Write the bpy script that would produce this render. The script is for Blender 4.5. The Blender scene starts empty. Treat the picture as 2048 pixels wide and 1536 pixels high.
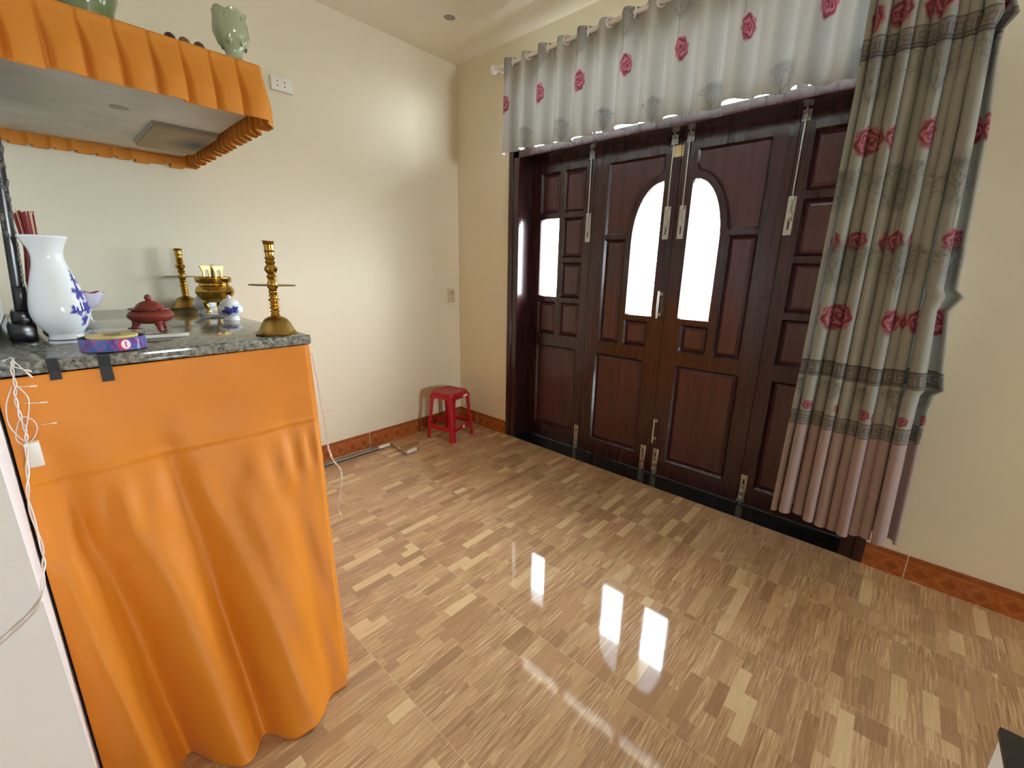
import bpy, bmesh, math, random
import numpy as np
from math import pi, sin, cos, radians
from mathutils import Vector, Matrix
from mathutils.geometry import tessellate_polygon
random.seed(7)
SC = bpy.context.scene
COL = SC.collection

# ------------------------------------------------------------------ camera
cd = bpy.data.cameras.new('camera'); cam = bpy.data.objects.new('camera', cd); COL.objects.link(cam)
YAW, PITCH, ROLL = 0.7360, -0.2613, 0.0178
fw = Vector((-sin(YAW)*cos(PITCH), cos(YAW)*cos(PITCH), sin(PITCH)))
rt0 = Vector((cos(YAW), sin(YAW), 0)); up0 = rt0.cross(fw)
rt = cos(ROLL)*rt0+sin(ROLL)*up0; up = -sin(ROLL)*rt0+cos(ROLL)*up0
M = Matrix((rt, up, -fw)).transposed().to_4x4(); M.translation = (3.0111, -2.5942, 1.4064)
cam.matrix_world = M
cd.sensor_width = 36; cd.sensor_fit = 'HORIZONTAL'; cd.lens = 856.28/2048*36; cd.clip_start = 0.02
SC.camera = cam

# ------------------------------------------------------------------ daylight
SKY = 42.0
w = bpy.data.worlds.new('sky'); SC.world = w; w.use_nodes = True
bg = w.node_tree.nodes['Background']; bg.inputs[0].default_value = (0.90, 0.95, 1.0, 1); bg.inputs[1].default_value = SKY
def area(name, loc, size, direction, energy, color=(1, 1, 1), portal=False):
    l = bpy.data.lights.new(name, 'AREA'); l.shape = 'RECTANGLE'; l.size, l.size_y = size
    l.energy = energy; l.color = color
    if portal: l.cycles.is_portal = True
    o = bpy.data.objects.new(name, l); COL.objects.link(o); o.location = loc
    o.rotation_euler = Vector(direction).to_track_quat('-Z', 'Y').to_euler(); return o
# sky portals at the glazed openings (they only guide the sampling of the sky's own light)
area('portal_doors', (1.84, 0.30, 1.50), (2.40, 1.0), (0, -1, 0), 1, portal=True)
area('portal_transom', (1.84, 0.30, 2.44), (2.40, 0.42), (0, -1, 0), 1, portal=True)
area('portal_side_window', (8.88, -1.45, 1.6), (1.0, 1.0), (-1, 0, 0), 1, portal=True)
vs = SC.view_settings; vs.view_transform = 'Standard'; vs.look = 'None'; vs.exposure = 0.70; vs.gamma = 1.0
vs.use_curve_mapping = False
SC.cycles.use_denoising = True
SC.cycles.max_bounces = 10; SC.cycles.diffuse_bounces = 6; SC.cycles.glossy_bounces = 5
SC.cycles.transparent_max_bounces = 16; SC.cycles.transmission_bounces = 8
SC.cycles.sample_clamp_indirect = 8; SC.cycles.caustics_reflective = False; SC.cycles.caustics_refractive = False

# ------------------------------------------------------------------ node helpers
def lin(c):
    return tuple(((x/255)/12.92 if x/255 <= .04045 else ((x/255+.055)/1.055)**2.4) for x in c)
class NT:
    def __init__(s, name):
        s.m = bpy.data.materials.new(name); s.m.use_nodes = True
        s.t = s.m.node_tree; s.b = s.t.nodes['Principled BSDF']; s.out = s.t.nodes['Material Output']
    def n(s, typ, **kw):
        nd = s.t.nodes.new(typ)
        for k, v in kw.items(): setattr(nd, k, v)
        return nd
    def l(s, a, b): s.t.links.new(a, b)
    def math(s, op, a, b=None, c=None):
        nd = s.n('ShaderNodeMath', operation=op)
        for i, x in enumerate((a, b, c)):
            if x is None: continue
            if isinstance(x, (int, float)): nd.inputs[i].default_value = x
            else: s.l(x, nd.inputs[i])
        return nd.outputs[0]
    def mix(s, fac, a, b, mode='MIX'):
        nd = s.n('ShaderNodeMix', data_type='RGBA', blend_type=mode)
        for i, x in ((0, fac), (6, a), (7, b)):
            if isinstance(x, (int, float)): nd.inputs[i].default_value = x
            elif isinstance(x, tuple): nd.inputs[i].default_value = (*x[:3], 1)
            else: s.l(x, nd.inputs[i])
        return nd.outputs[2]
    def ramp(s, fac, stops, interp='LINEAR'):
        nd = s.n('ShaderNodeValToRGB'); cr = nd.color_ramp; cr.interpolation = interp
        while len(cr.elements) < len(stops): cr.elements.new(0.5)
        for e, (p, c) in zip(cr.elements, stops): e.position = p; e.color = (*c[:3], 1)
        s.l(fac, nd.inputs[0]); return nd.outputs[0]
    def noise(s, scale, detail=2, vec=None, rough=.5, dim='3D', dist=0.0):
        nd = s.n('ShaderNodeTexNoise', noise_dimensions=dim)
        nd.inputs['Scale'].default_value = scale; nd.inputs['Detail'].default_value = detail
        nd.inputs['Roughness'].default_value = rough; nd.inputs['Distortion'].default_value = dist
        if vec is not None: s.l(vec, nd.inputs['Vector'])
        return nd.outputs[0]
    def pos(s): return s.n('ShaderNodeNewGeometry').outputs['Position']
    def obj(s): return s.n('ShaderNodeTexCoord').outputs['Object']
    def sep(s, v):
        nd = s.n('ShaderNodeSeparateXYZ'); s.l(v, nd.inputs[0]); return nd.outputs
    def comb(s, x, y, z):
        nd = s.n('ShaderNodeCombineXYZ')
        for i, q in enumerate((x, y, z)):
            if isinstance(q, (int, float)): nd.inputs[i].default_value = q
            else: s.l(q, nd.inputs[i])
        return nd.outputs[0]
    def bump(s, h, strength=.2, dist=.01):
        nd = s.n('ShaderNodeBump'); nd.inputs['Strength'].default_value = strength; nd.inputs['Distance'].default_value = dist
        s.l(h, nd.inputs['Height']); s.l(nd.outputs[0], s.b.inputs['Normal'])
    def set(s, **kw):
        for k, v in kw.items():
            i = s.b.inputs[k.replace('_', ' ')]
            if isinstance(v, tuple): i.default_value = (*v[:3], 1)
            elif isinstance(v, (int, float)): i.default_value = v
            else: s.l(v, i)
        return s
def plain(name, c, rough=.5, metal=0.0, var=0.06, scale=30, spec=.5, bump=0.0, coat=0.0):
    t = NT(name); v = t.noise(scale, 3, t.obj())
    a = tuple(x*(1-var) for x in c); b = tuple(min(1, x*(1+var)) for x in c)
    t.set(Base_Color=t.mix(v, a, b), Roughness=rough, Metallic=metal, Specular_IOR_Level=spec, Coat_Weight=coat)
    if bump: t.bump(v, bump, .002)
    return t.m

def wall_mat(name, c, bump=.12):
    t = NT(name); p = t.pos(); n1 = t.noise(1.3, 3, p); n2 = t.noise(220, 2, p)
    t.set(Base_Color=t.mix(n1, tuple(x*.965 for x in c), c), Roughness=.62, Specular_IOR_Level=.3)
    t.bump(n2, bump, .0012); return t.m
M_WALL = wall_mat('cream_wall_paint', lin((229, 221, 198)))
M_CEIL = wall_mat('ceiling_paint', lin((242, 236, 222)))
M_WHITE_WALL = wall_mat('white_wall_paint', lin((246, 246, 248)))

def floor_mat():
    t = NT('wood_strip_floor_tile'); x, y, z = t.sep(t.pos())[:3]
    def hash2(a, b, k):
        nd = t.n('ShaderNodeTexWhiteNoise', noise_dimensions='3D'); t.l(t.comb(a, b, k), nd.inputs['Vector']); return nd.outputs[0]
    TX, TY = 2.26, -0.9818
    xo = t.math('SUBTRACT', x, TX); yo = t.math('SUBTRACT', y, TY)
    ix = t.math('FLOOR', t.math('DIVIDE', xo, .5)); iy = t.math('FLOOR', t.math('DIVIDE', yo, .5))
    W = .5/12
    r = t.math('FLOOR', t.math('DIVIDE', xo, W))
    off = t.math('MULTIPLY', hash2(r, iy, 3.1), .9)
    L = t.math('ADD', .14, t.math('MULTIPLY', hash2(r, iy, 9.7), .12))
    seg = t.math('FLOOR', t.math('ADD', t.math('DIVIDE', yo, L), off))
    seg = t.math('ADD', seg, t.math('MULTIPLY', iy, 17.0))
    h = hash2(r, seg, 5.5)
    base = t.ramp(h, [(0, lin((146, 108, 78))), (.18, lin((166, 126, 92))), (.36, lin((184, 144, 108))), (.54, lin((178, 146, 106))),
                      (.68, lin((202, 166, 124))), (.82, lin((232, 206, 160))), (.92, lin((158, 116, 88)))], 'CONSTANT')
    # grain streaks along the strip
    gv = t.comb(t.math('ADD', t.math('MULTIPLY', x, 150), t.math('MULTIPLY', h, 40)), t.math('MULTIPLY', y, 7), 0)
    g = t.noise(1.0, 4, gv, .65, dist=.3)
    gv2 = t.comb(t.math('ADD', t.math('MULTIPLY', x, 420), t.math('MULTIPLY', h, 90)), t.math('MULTIPLY', y, 11), h)
    g2 = t.noise(1.0, 3, gv2, .7)
    amt = t.math('MULTIPLY', hash2(r, seg, 1.9), .75)
    streak = t.ramp(g, [(.36, lin((146, 102, 72))), (.47, lin((184, 144, 108))), (.54, lin((206, 170, 128))), (.64, lin((236, 212, 170)))])
    c = t.mix(t.math('ADD', amt, .08), base, streak)
    c = t.mix(.22, c, t.ramp(g2, [(.3, lin((132, 98, 70))), (.7, lin((215, 182, 142)))]), 'MIX')
    # thin grout between the half-metre tiles
    fx = t.math('ABSOLUTE', t.math('SUBTRACT', t.math('FRACT', t.math('ADD', t.math('DIVIDE', xo, .5), .5)), .5))
    fy = t.math('ABSOLUTE', t.math('SUBTRACT', t.math('FRACT', t.math('ADD', t.math('DIVIDE', yo, .5), .5)), .5))
    gr = t.math('MAXIMUM', t.math('LESS_THAN', fy, .0030), t.math('MULTIPLY', t.math('LESS_THAN', fx, .0012), .5))
    c = t.mix(.04, c, lin((250, 220, 176))); c = t.mix(t.math('MULTIPLY', gr, .55), c, lin((205, 186, 158)))
    dust = t.noise(2.2, 5, t.pos(), .6)
    t.set(Base_Color=c, Roughness=t.math('ADD', .015, t.math('MULTIPLY', dust, .06)), Specular_IOR_Level=.55)
    hgt = t.math('SUBTRACT', t.math('MULTIPLY', t.noise(5.5, 2, t.pos()), .35), gr)
    t.bump(hgt, .25, .0012)
    return t.m
M_FLOOR = floor_mat()

def baseboard_mat(axis):
    t = NT('terracotta_skirting_tile_'+axis); p = t.sep(t.pos()); u = p[0] if axis == 'x' else p[1]; z = p[2]
    o = 2.26-.024 if axis == 'x' else -.975
    s = t.math('SUBTRACT', u, o)
    grout = t.math('LESS_THAN', t.math('ABSOLUTE', t.math('SUBTRACT', t.math('FRACT', t.math('ADD', t.math('DIVIDE', s, .5), .5)), .5)), .004)
    band = t.math('GREATER_THAN', z, .098)
    line = t.math('LESS_THAN', t.math('ABSOLUTE', t.math('SUBTRACT', z, .094)), .0018)
    du = t.math('ABSOLUTE', t.math('SUBTRACT', t.math('FRACT', t.math('DIVIDE', s, .1)), .5))     # 0..0.5
    dz = t.math('DIVIDE', t.math('ABSOLUTE', t.math('SUBTRACT', z, .046)), .1)
    d = t.math('ADD', du, t.math('MULTIPLY', dz, 1.0))
    dia = t.math('LESS_THAN', d, .24)
    ring = t.math('LESS_THAN', t.math('ABSOLUTE', t.math('SUBTRACT', d, .42)), .02)
    n = t.noise(26, 4, t.pos(), .65)
    c = t.ramp(n, [(.3, lin((150, 78, 36))), (.7, lin((176, 102, 50)))])
    c = t.mix(t.math('MULTIPLY', dia, .5), c, lin((120, 60, 28)))
    c = t.mix(t.math('MULTIPLY', t.math('MAXIMUM', ring, line), .35), c, lin((214, 150, 92)))
    c = t.mix(t.math('MULTIPLY', band, .45), c, lin((130, 70, 34)))
    c = t.mix(grout, c, lin((206, 196, 176)))
    t.set(Base_Color=c, Roughness=.22); return t.m
M_BASE_X = baseboard_mat('x'); M_BASE_Y = baseboard_mat('y')

def wood_mat(name, c0, c1, rough=.24):
    t = NT(name); x, y, z = t.sep(t.pos())[:3]
    v = t.comb(t.math('MULTIPLY', x, 34), t.math('MULTIPLY', y, 34), t.math('MULTIPLY', z, 2.4))
    n = t.noise(1, 5, v, .6, dist=.6)
    t.set(Base_Color=t.ramp(n, [(.3, c0), (.7, c1)]), Roughness=rough, Specular_IOR_Level=.5, Coat_Weight=.25, Coat_Roughness=.12)
    t.bump(n, .015, .0005); return t.m
M_WOOD = wood_mat('dark_mahogany', lin((42, 22, 26)), lin((62, 32, 34)))
M_PANEL = wood_mat('mahogany_panel', lin((62, 34, 38)), lin((84, 46, 48)), .3)
M_BLACKSTONE = plain('black_granite_threshold', lin((20, 24, 26)), .07, var=.5, scale=160)
M_STEEL = plain('worn_steel', lin((190, 190, 184)), .34, 1.0, .15, 60)
M_IRON = plain('galvanised_pipe', lin((120, 118, 112)), .38, .9, .25, 40)
M_BRASS = plain('polished_brass', lin((186, 146, 66)), .17, 1.0, .22, 24)
M_BRASS_DULL = plain('aged_brass', lin((168, 138, 74)), .30, 1.0, .25, 30)
M_WHITE_PL = plain('white_plastic', lin((232, 230, 222)), .32, var=.02)
M_GREY_PL = plain('grey_plastic', lin((150, 148, 142)), .4, var=.04)
M_BLACK = plain('black_plastic', lin((18, 18, 18)), .45, var=.1)
M_TAPE = plain('black_tape', lin((14, 14, 14)), .55, var=.1)
M_RED_PL = plain('red_plastic', lin((176, 22, 40)), .30, var=.05)
M_CLAY = plain('red_clay', lin((122, 46, 32)), .42, var=.14, scale=50, bump=.1)
M_CELADON = plain('celadon_glaze', lin((158, 168, 138)), .16, var=.07, scale=18, coat=.5)
M_PORC = plain('white_porcelain', lin((226, 230, 230)), .10, var=.01, coat=.4)
M_GROMMET = plain('silver_grommet', lin((244, 246, 248)), .2, .25, .03)
M_ROD = plain('white_curtain_rod', lin((240, 240, 240)), .28, var=.03)
M_LACQUER = plain('black_lacquer', lin((16, 12, 16)), .2, var=.3)
M_PURPLE = plain('purple_frame_strip', lin((50, 38, 92)), .3, var=.15)
M_INCENSE = plain('red_incense_sticks', lin((150, 22, 44)), .6, var=.3, scale=80)
M_STICK = plain('burnt_incense_stick', lin((96, 60, 44)), .7, var=.3)
M_PAPER = plain('cream_tape', lin((222, 204, 150)), .6, var=.06)
M_CARVE = plain('weathered_gilt', lin((92, 90, 82)), .5, .3, .55, 90, bump=.4)
M_REDGLAZE = plain('red_glazed_vase', lin((128, 10, 26)), .12, var=.08, coat=.4)
M_PIPEFOAM = plain('cream_handle_grip', lin((222, 212, 196)), .4, var=.04)

def granite_mat():
    t = NT('grey_granite'); p = t.pos(); n = t.noise(70, 3, p, .6); v = t.n('ShaderNodeTexVoronoi'); v.inputs['Scale'].default_value = 130; t.l(p, v.inputs['Vector'])
    c = t.ramp(n, [(.38, lin((40, 44, 42))), (.47, lin((92, 96, 90))), (.57, lin((126, 128, 120))), (.70, lin((158, 156, 146)))])
    c = t.mix(.4, c, t.mix(t.sep(v.outputs['Color'])[0], lin((60, 60, 58)), lin((186, 184, 174))))
    t.set(Base_Color=c, Roughness=.09, Specular_IOR_Level=.6); return t.m
M_GRANITE = granite_mat()

def cloth_mat(name, c, transl=.15, rough=.62, sheen=.15, scale=900, bump=.08):
    t = NT(name); n = t.noise(2.5, 3, t.pos()); nb = t.noise(scale, 1, t.pos())
    col = t.mix(n, tuple(x*.93 for x in c), c)
    t.set(Base_Color=col, Roughness=rough, Sheen_Weight=sheen, Specular_IOR_Level=.4); t.bump(nb, bump, .0006)
    tr = t.n('ShaderNodeBsdfTranslucent'); t.l(col, tr.inputs[0]); mx = t.n('ShaderNodeMixShader'); mx.inputs[0].default_value = transl
    t.l(t.b.outputs[0], mx.inputs[1]); t.l(tr.outputs[0], mx.inputs[2]); t.l(mx.outputs[0], t.out.inputs[0]); return t.m
M_ORANGE = cloth_mat('orange_satin', lin((222, 134, 26)), .05, .5, .08)
M_ORANGE2 = cloth_mat('orange_pleat_cloth', lin((226, 146, 44)), .16, .55)

def print_mat(name, transl, rough=.6):
    t = NT(name); a = t.n('ShaderNodeVertexColor', layer_name='print'); col = a.outputs[0]
    t.set(Base_Color=col, Roughness=rough, Sheen_Weight=.1, Specular_IOR_Level=.35)
    if transl:
        tr = t.n('ShaderNodeBsdfTranslucent'); t.l(col, tr.inputs[0]); mx = t.n('ShaderNodeMixShader'); mx.inputs[0].default_value = transl
        t.l(t.b.outputs[0], mx.inputs[1]); t.l(tr.outputs[0], mx.inputs[2]); t.l(mx.outputs[0], t.out.inputs[0])
    return t.m
M_VALANCE = print_mat('printed_sheer_fabric', .05)
M_CURTAIN = print_mat('printed_curtain_fabric', .10)
M_PRINTGLAZE = print_mat('blue_painted_porcelain', 0, .1)

def glass_mat(name, tint=(1, 1, 1), rough=0.0):
    t = NT(name); t.t.nodes.remove(t.b)
    fr = t.n('ShaderNodeFresnel'); fr.inputs[0].default_value = 1.45
    tr = t.n('ShaderNodeBsdfTransparent'); tr.inputs[0].default_value = (*tint, 1)
    gl = t.n('ShaderNodeBsdfGlossy'); gl.inputs['Roughness'].default_value = rough
    front = t.math('SUBTRACT', 1.0, t.n('ShaderNodeNewGeometry').outputs['Backfacing'])      # only the outer skin of the pane reflects
    mx = t.n('ShaderNodeMixShader'); t.l(t.math('MULTIPLY', fr.outputs[0], front), mx.inputs[0]); t.l(tr.outputs[0], mx.inputs[1]); t.l(gl.outputs[0], mx.inputs[2])
    t.l(mx.outputs[0], t.out.inputs[0]); return t.m
M_GLASS = glass_mat('window_glass', (.93, .96, .97))
M_CLEAR = glass_mat('clear_plastic', (.93, .92, .88), .05)

# ------------------------------------------------------------------ mesh helpers
def tag(o, label=None, cat=None, group=None, kind=None):
    if label: o['label'] = label
    if cat: o['category'] = cat
    if group: o['group'] = group
    if kind: o['kind'] = kind
    return o
def empty(name, loc=(0, 0, 0), rz=0, label=None, cat=None, group=None, rot=None):
    o = bpy.data.objects.new(name, None); COL.objects.link(o); o.location = loc
    o.rotation_euler = rot if rot else (0, 0, rz); o.empty_display_size = .05
    return tag(o, label, cat, group)
class MB:
    def __init__(s): s.v = []; s.f = []; s.smooth = []
    def add(s, vs, fs, smooth=False, mat=None):
        n = len(s.v); s.v += [tuple(mat @ Vector(v)) if mat else tuple(v) for v in vs]
        s.f += [tuple(i+n for i in f) for f in fs]; s.smooth += [smooth]*len(fs); return s
    def box(s, a, b, mat=None):
        x0, y0, z0 = a; x1, y1, z1 = b
        v = [(x0,y0,z0),(x1,y0,z0),(x1,y1,z0),(x0,y1,z0),(x0,y0,z1),(x1,y0,z1),(x1,y1,z1),(x0,y1,z1)]
        return s.add(v, [(0,3,2,1),(4,5,6,7),(0,1,5,4),(1,2,6,5),(2,3,7,6),(3,0,4,7)], False, mat)
    def bbox(s, a, b, r=.003, seg=2, mat=None):   # bevelled box
        bm = bmesh.new(); bmesh.ops.create_cube(bm, size=1)
        c = [(a[i]+b[i])/2 for i in range(3)]; d = [abs(b[i]-a[i]) for i in range(3)]
        for v in bm.verts: v.co = Vector([c[i]+v.co[i]*d[i] for i in range(3)])
        bmesh.ops.bevel(bm, geom=list(bm.edges), offset=min(r, min(d)*.45), segments=seg, affect='EDGES', profile=.5)
        bm.verts.index_update(); vs = [v.co.copy() for v in bm.verts]; fs = [tuple(v.index for v in f.verts) for f in bm.faces]
        bm.free(); return s.add(vs, fs, True, mat)
    def lathe(s, prof, seg=32, c=(0, 0, 0), mod=None, mat=None, close=True):
        vs = []; fs = []; n = len(prof)
        for i in range(seg):
            a = 2*pi*i/seg
            for j, (r, z) in enumerate(prof):
                rr, zz = (mod(a, j/(n-1), r, z) if mod else (r, z))
                vs.append((c[0]+rr*cos(a), c[1]+rr*sin(a), c[2]+zz))
        for i in range(seg):
            k = (i+1) % seg
            for j in range(n-1):
                fs.append((i*n+j, k*n+j, k*n+j+1, i*n+j+1))
        if close:
            if prof[0][0] > 1e-5: fs.append(tuple(i*n for i in range(seg))[::-1])
            if prof[-1][0] > 1e-5: fs.append(tuple(i*n+n-1 for i in range(seg)))
        return s.add(vs, fs, True, mat)
    def tube(s, pts, r, seg=8, rad=None, cap=True, mat=None):
        pts = [Vector(p) for p in pts]; vs = []; fs = []; n = len(pts); prev = None
        for i, p in enumerate(pts):
            d = (pts[min(i+1, n-1)]-pts[max(i-1, 0)]).normalized()
            if prev is None:
                a = d.orthogonal().normalized()
            else:
                a = (prev-d*prev.dot(d)); a = a.normalized() if a.length > 1e-6 else d.orthogonal().normalized()
            prev = a; b = d.cross(a); rr = rad[i] if rad else r
            for k in range(seg):
                t = 2*pi*k/seg; vs.append(p+a*cos(t)*rr+b*sin(t)*rr)
        for i in range(n-1):
            for k in range(seg):
                q = (k+1) % seg; fs.append((i*seg+k, i*seg+q, (i+1)*seg+q, (i+1)*seg+k))
        if cap: fs.append(tuple(range(seg))[::-1]); fs.append(tuple(range((n-1)*seg, n*seg)))
        return s.add(vs, fs, True, mat)
    def sphere(s, c, r, seg=16, rings=10, sc=(1, 1, 1), mat=None):
        prof = [(r*sin(pi*j/rings), -r*cos(pi*j/rings)) for j in range(rings+1)]
        vs = []; fs = []; n = rings+1
        for i in range(seg):
            a = 2*pi*i/seg
            for rr, z in prof: vs.append((c[0]+rr*cos(a)*sc[0], c[1]+rr*sin(a)*sc[1], c[2]+z*sc[2]))
        for i in range(seg):
            k = (i+1) % seg
            for j in range(rings): fs.append((i*n+j, k*n+j, k*n+j+1, i*n+j+1))
        return s.add(vs, fs, True, mat)
    def prism(s, outer, holes, y0, y1, ax='y'):   # polygon in (x,z), extruded along y (or (y,z) along x, (x,y) along z)
        P = {'y': lambda a, b, d: (a, d, b), 'x': lambda a, b, d: (d, a, b), 'z': lambda a, b, d: (a, b, d)}[ax]
        polys = [[Vector((p[0], p[1], 0)) for p in q] for q in [outer]+list(holes)]
        tris = tessellate_polygon(polys); flat = [p for q in polys for p in q]; n = len(flat)
        vs = [P(p.x, p.y, y0) for p in flat]+[P(p.x, p.y, y1) for p in flat]
        fs = [tuple(t) for t in tris]+[tuple(i+n for i in t)[::-1] for t in tris]; k = 0
        for q in polys:
            m = len(q)
            for i in range(m): fs.append((k+i, k+(i+1) % m, k+(i+1) % m+n, k+i+n))
            k += m
        return s.add(vs, fs)
    def build(s, name, mat, parent=None, recalc=True, bevel=0):
        me = bpy.data.meshes.new(name); me.from_pydata(s.v, [], s.f)
        for p, sm in zip(me.polygons, s.smooth): p.use_smooth = sm
        me.materials.append(mat)
        if recalc:
            bm = bmesh.new(); bm.from_mesh(me); bmesh.ops.remove_doubles(bm, verts=bm.verts, dist=1e-6)
            bmesh.ops.recalc_face_normals(bm, faces=bm.faces); bm.to_mesh(me); bm.free()
        me.update(); o = bpy.data.objects.new(name, me); COL.objects.link(o)
        if parent: o.parent = parent
        if any(s.smooth):
            md = o.modifiers.new('split', 'EDGE_SPLIT'); md.split_angle = radians(42)
        return o
def rect(x0, x1, z0, z1): return [(x0, z0), (x1, z0), (x1, z1), (x0, z1)]
def spl(pts, n=6):   # Catmull-Rom through points
    P = [Vector(p) for p in pts]; out = []
    for i in range(len(P)-1):
        a, b, c, d = P[max(i-1, 0)], P[i], P[i+1], P[min(i+2, len(P)-1)]
        for k in range(n):
            t = k/n; out.append(.5*((2*b)+(c-a)*t+(2*a-5*b+4*c-d)*t*t+(3*b-a-3*c+d)*t**3))
    out.append(P[-1]); return out
def struct(name, mb, mat, **k):
    o = mb.build(name, mat, **k); o['kind'] = 'structure'; return o

# ------------------------------------------------------------------ room shell
H = 2.966; ZA = 1.1717
XR = 8.7; YB = -5.2
DX0, DX1, DZ = 0.60, 3.076, 2.68
struct('floor', MB().box((-.15, YB-.15, -.12), (XR+.15, 0.0, 0)), M_FLOOR)
struct('ceiling', MB().box((-.15, YB-.15, H), (XR+.15, .25, H+.12)), M_CEIL)
struct('wall_left', MB().box((-.15, YB-.15, -.12), (0, .25, H)), M_WALL)
struct('wall_front', MB().prism([(0, -.12), (DX0, -.12), (DX0, DZ), (DX1, DZ), (DX1, -.12), (XR, -.12), (XR, H), (0, H)], [], 0, .25), M_WALL)
struct('wall_right', MB().prism([(YB-.15, -.12), (.25, -.12), (.25, H), (YB-.15, H)], [rect(-1.95, -.95, 1.1, 2.1)], XR, XR+.15, 'x'), M_WALL)
struct('wall_back', MB().prism([(-.15, -.12), (XR, -.12), (XR, H), (-.15, H)], [], YB-.15, YB), M_WALL)
struct('wall_partition', MB().box((0, -2.85, 0), (1.75, -2.70, H)), M_WHITE_WALL)
# unseen side window, placed and sized for its light on the left wall
def plain_window(name, mbf, mbg):
    o = struct(name, mbf, M_WHITE_PL); g = mbg.build('pane', M_GLASS, o)
f = MB()
for a in (-1.95, -1.47, -.99): f.box((XR+.03, a, 1.1), (XR+.09, a+.04, 2.1))
for z in (1.1, 2.06): f.box((XR+.03, -1.95, z), (XR+.09, -.95, z+.04))
plain_window('window_2', f, MB().box((XR+.058, -1.93, 1.12), (XR+.062, -.97, 2.08)))
# skirting tiles
struct('baseboard_left', MB().box((0, -2.70, 0), (.011, 0, .1205)), M_BASE_Y)
struct('baseboard_front', MB().box((.011, -.011, 0), (DX0-.002, 0, .1205)).box((DX1+.002, -.011, 0), (XR, 0, .1205)), M_BASE_X)
# threshold of black granite and the door frame
struct('trim_1', MB().box((DX0, -.0005, -.12), (DX1, .30, .0012)), M_BLACKSTONE)
fr = MB()
fr.bbox((DX0, -.012, .0012), (DX0+.042, .03, DZ), .004); fr.bbox((DX0+.042, -.004, .0012), (DX0+.098, .03, 2.25), .004)
fr.box((DX0, .03, .0012), (DX0+.078, .235, DZ))
fr.bbox((DX1-.042, -.012, .0012), (DX1, .03, DZ), .004); fr.bbox((DX1-.098, -.004, .0012), (DX1-.042, .03, 2.25), .004)
fr.box((DX1-.078, .03, .0012), (DX1, .235, DZ))
fr.bbox((DX0+.042, -.004, 2.20), (DX1-.042, .05, 2.252), .004)
fr.box((DX0+.078, .05, 2.212), (DX1-.078, .235, 2.252))
fr.bbox((DX0+.042, -.012, DZ-.05), (DX1-.042, .05, DZ), .004)
struct('trim_2', fr, M_WOOD)
# transom window above the doors (behind the valance)
tf = MB()
for x in (DX0+.078, 1.215, 1.81, 2.405, DX1-.078-.05): tf.box((x, .12, 2.252), (x+.05, .17, DZ))
for z in (2.252, 2.62): tf.box((DX0+.078, .125, z), (DX1-.078, .165, z+.02 if z < 2.5 else DZ))
tr = struct('window_1', tf, M_WOOD)
for a, b in ((.728, 1.215), (1.265, 1.81), (1.86, 2.405), (2.455, 2.948)):
    MB().box((a, .143, 2.272), (b, .147, 2.62)).build('pane', M_GLASS, tr)

# ------------------------------------------------------------------ folding door leaves
FY = .18      # room-side face of the leaves
SYM = 3.676
def mir(poly): return [(SYM-p[0], p[1]) for p in poly][::-1]
def ring(mb, poly, inset, ya, yb):     # slanted moulding from the opening edge inward
    c = Vector((sum(p[0] for p in poly)/len(poly), sum(p[1] for p in poly)/len(poly)))
    n = len(poly); inn = []
    area2 = sum(poly[i][0]*poly[(i+1) % n][1]-poly[(i+1) % n][0]*poly[i][1] for i in range(n)); sgn = 1 if area2 > 0 else -1
    for i in range(n):
        p0, p1, p2 = Vector(poly[i-1]), Vector(poly[i]), Vector(poly[(i+1) % n])
        d1 = (p1-p0).normalized(); d2 = (p2-p1).normalized()
        n1 = Vector((-d1.y, d1.x))*sgn; n2 = Vector((-d2.y, d2.x))*sgn; b = (n1+n2)
        b = b/max(b.dot(n1), .35) if b.length > 1e-6 else n1
        inn.append(p1+b*inset)
    vs = [(p[0], ya, p[1]) for p in poly]+[(p.x, yb, p.y) for p in inn]
    mb.add(vs, [(i, (i+1) % n, (i+1) % n+n, i+n) for i in range(n)]); return [tuple(p) for p in inn]
def archpoly(off=0.0):     # outline of the half-arched pane of the second leaf
    pts = [(1.558-off, 1.118-off), (1.747+off, 1.118-off), (1.747+off, 1.955+off*1.0)]
    for k in range(1, 15):
        t = k/15; ang = t*pi/2
        pts.append((1.747-(.189+off)*sin(ang)**.92+0.0, 1.58+(.370+off)*cos(ang)**.95))
    pts.append((1.558-off, 1.58)); return pts
L1_open = [rect(.770, .945, 1.825, 2.110), rect(.985, 1.165, 1.825, 2.110), rect(.985, 1.165, 1.50, 1.785),
           rect(.985, 1.165, 1.20, 1.465), rect(.770, .945, .905, 1.165), rect(.985, 1.165, .905, 1.165), rect(.770, 1.160, .125, .812)]
L1_glass = rect(.775, .950, 1.205, 1.785)
up2 = [(1.352, 1.648), (1.510, 1.648)]+[(p[0], p[1]) for p in archpoly(.040)[::-1] if p[1] > 1.66][:-1]+[(1.740, 2.03), (1.740, 2.108), (1.352, 2.108)]
L2_open = [rect(1.352, 1.512, .900, 1.620), rect(1.552, 1.722, .905, 1.080), rect(1.338, 1.725, .125, .812), up2]
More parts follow.
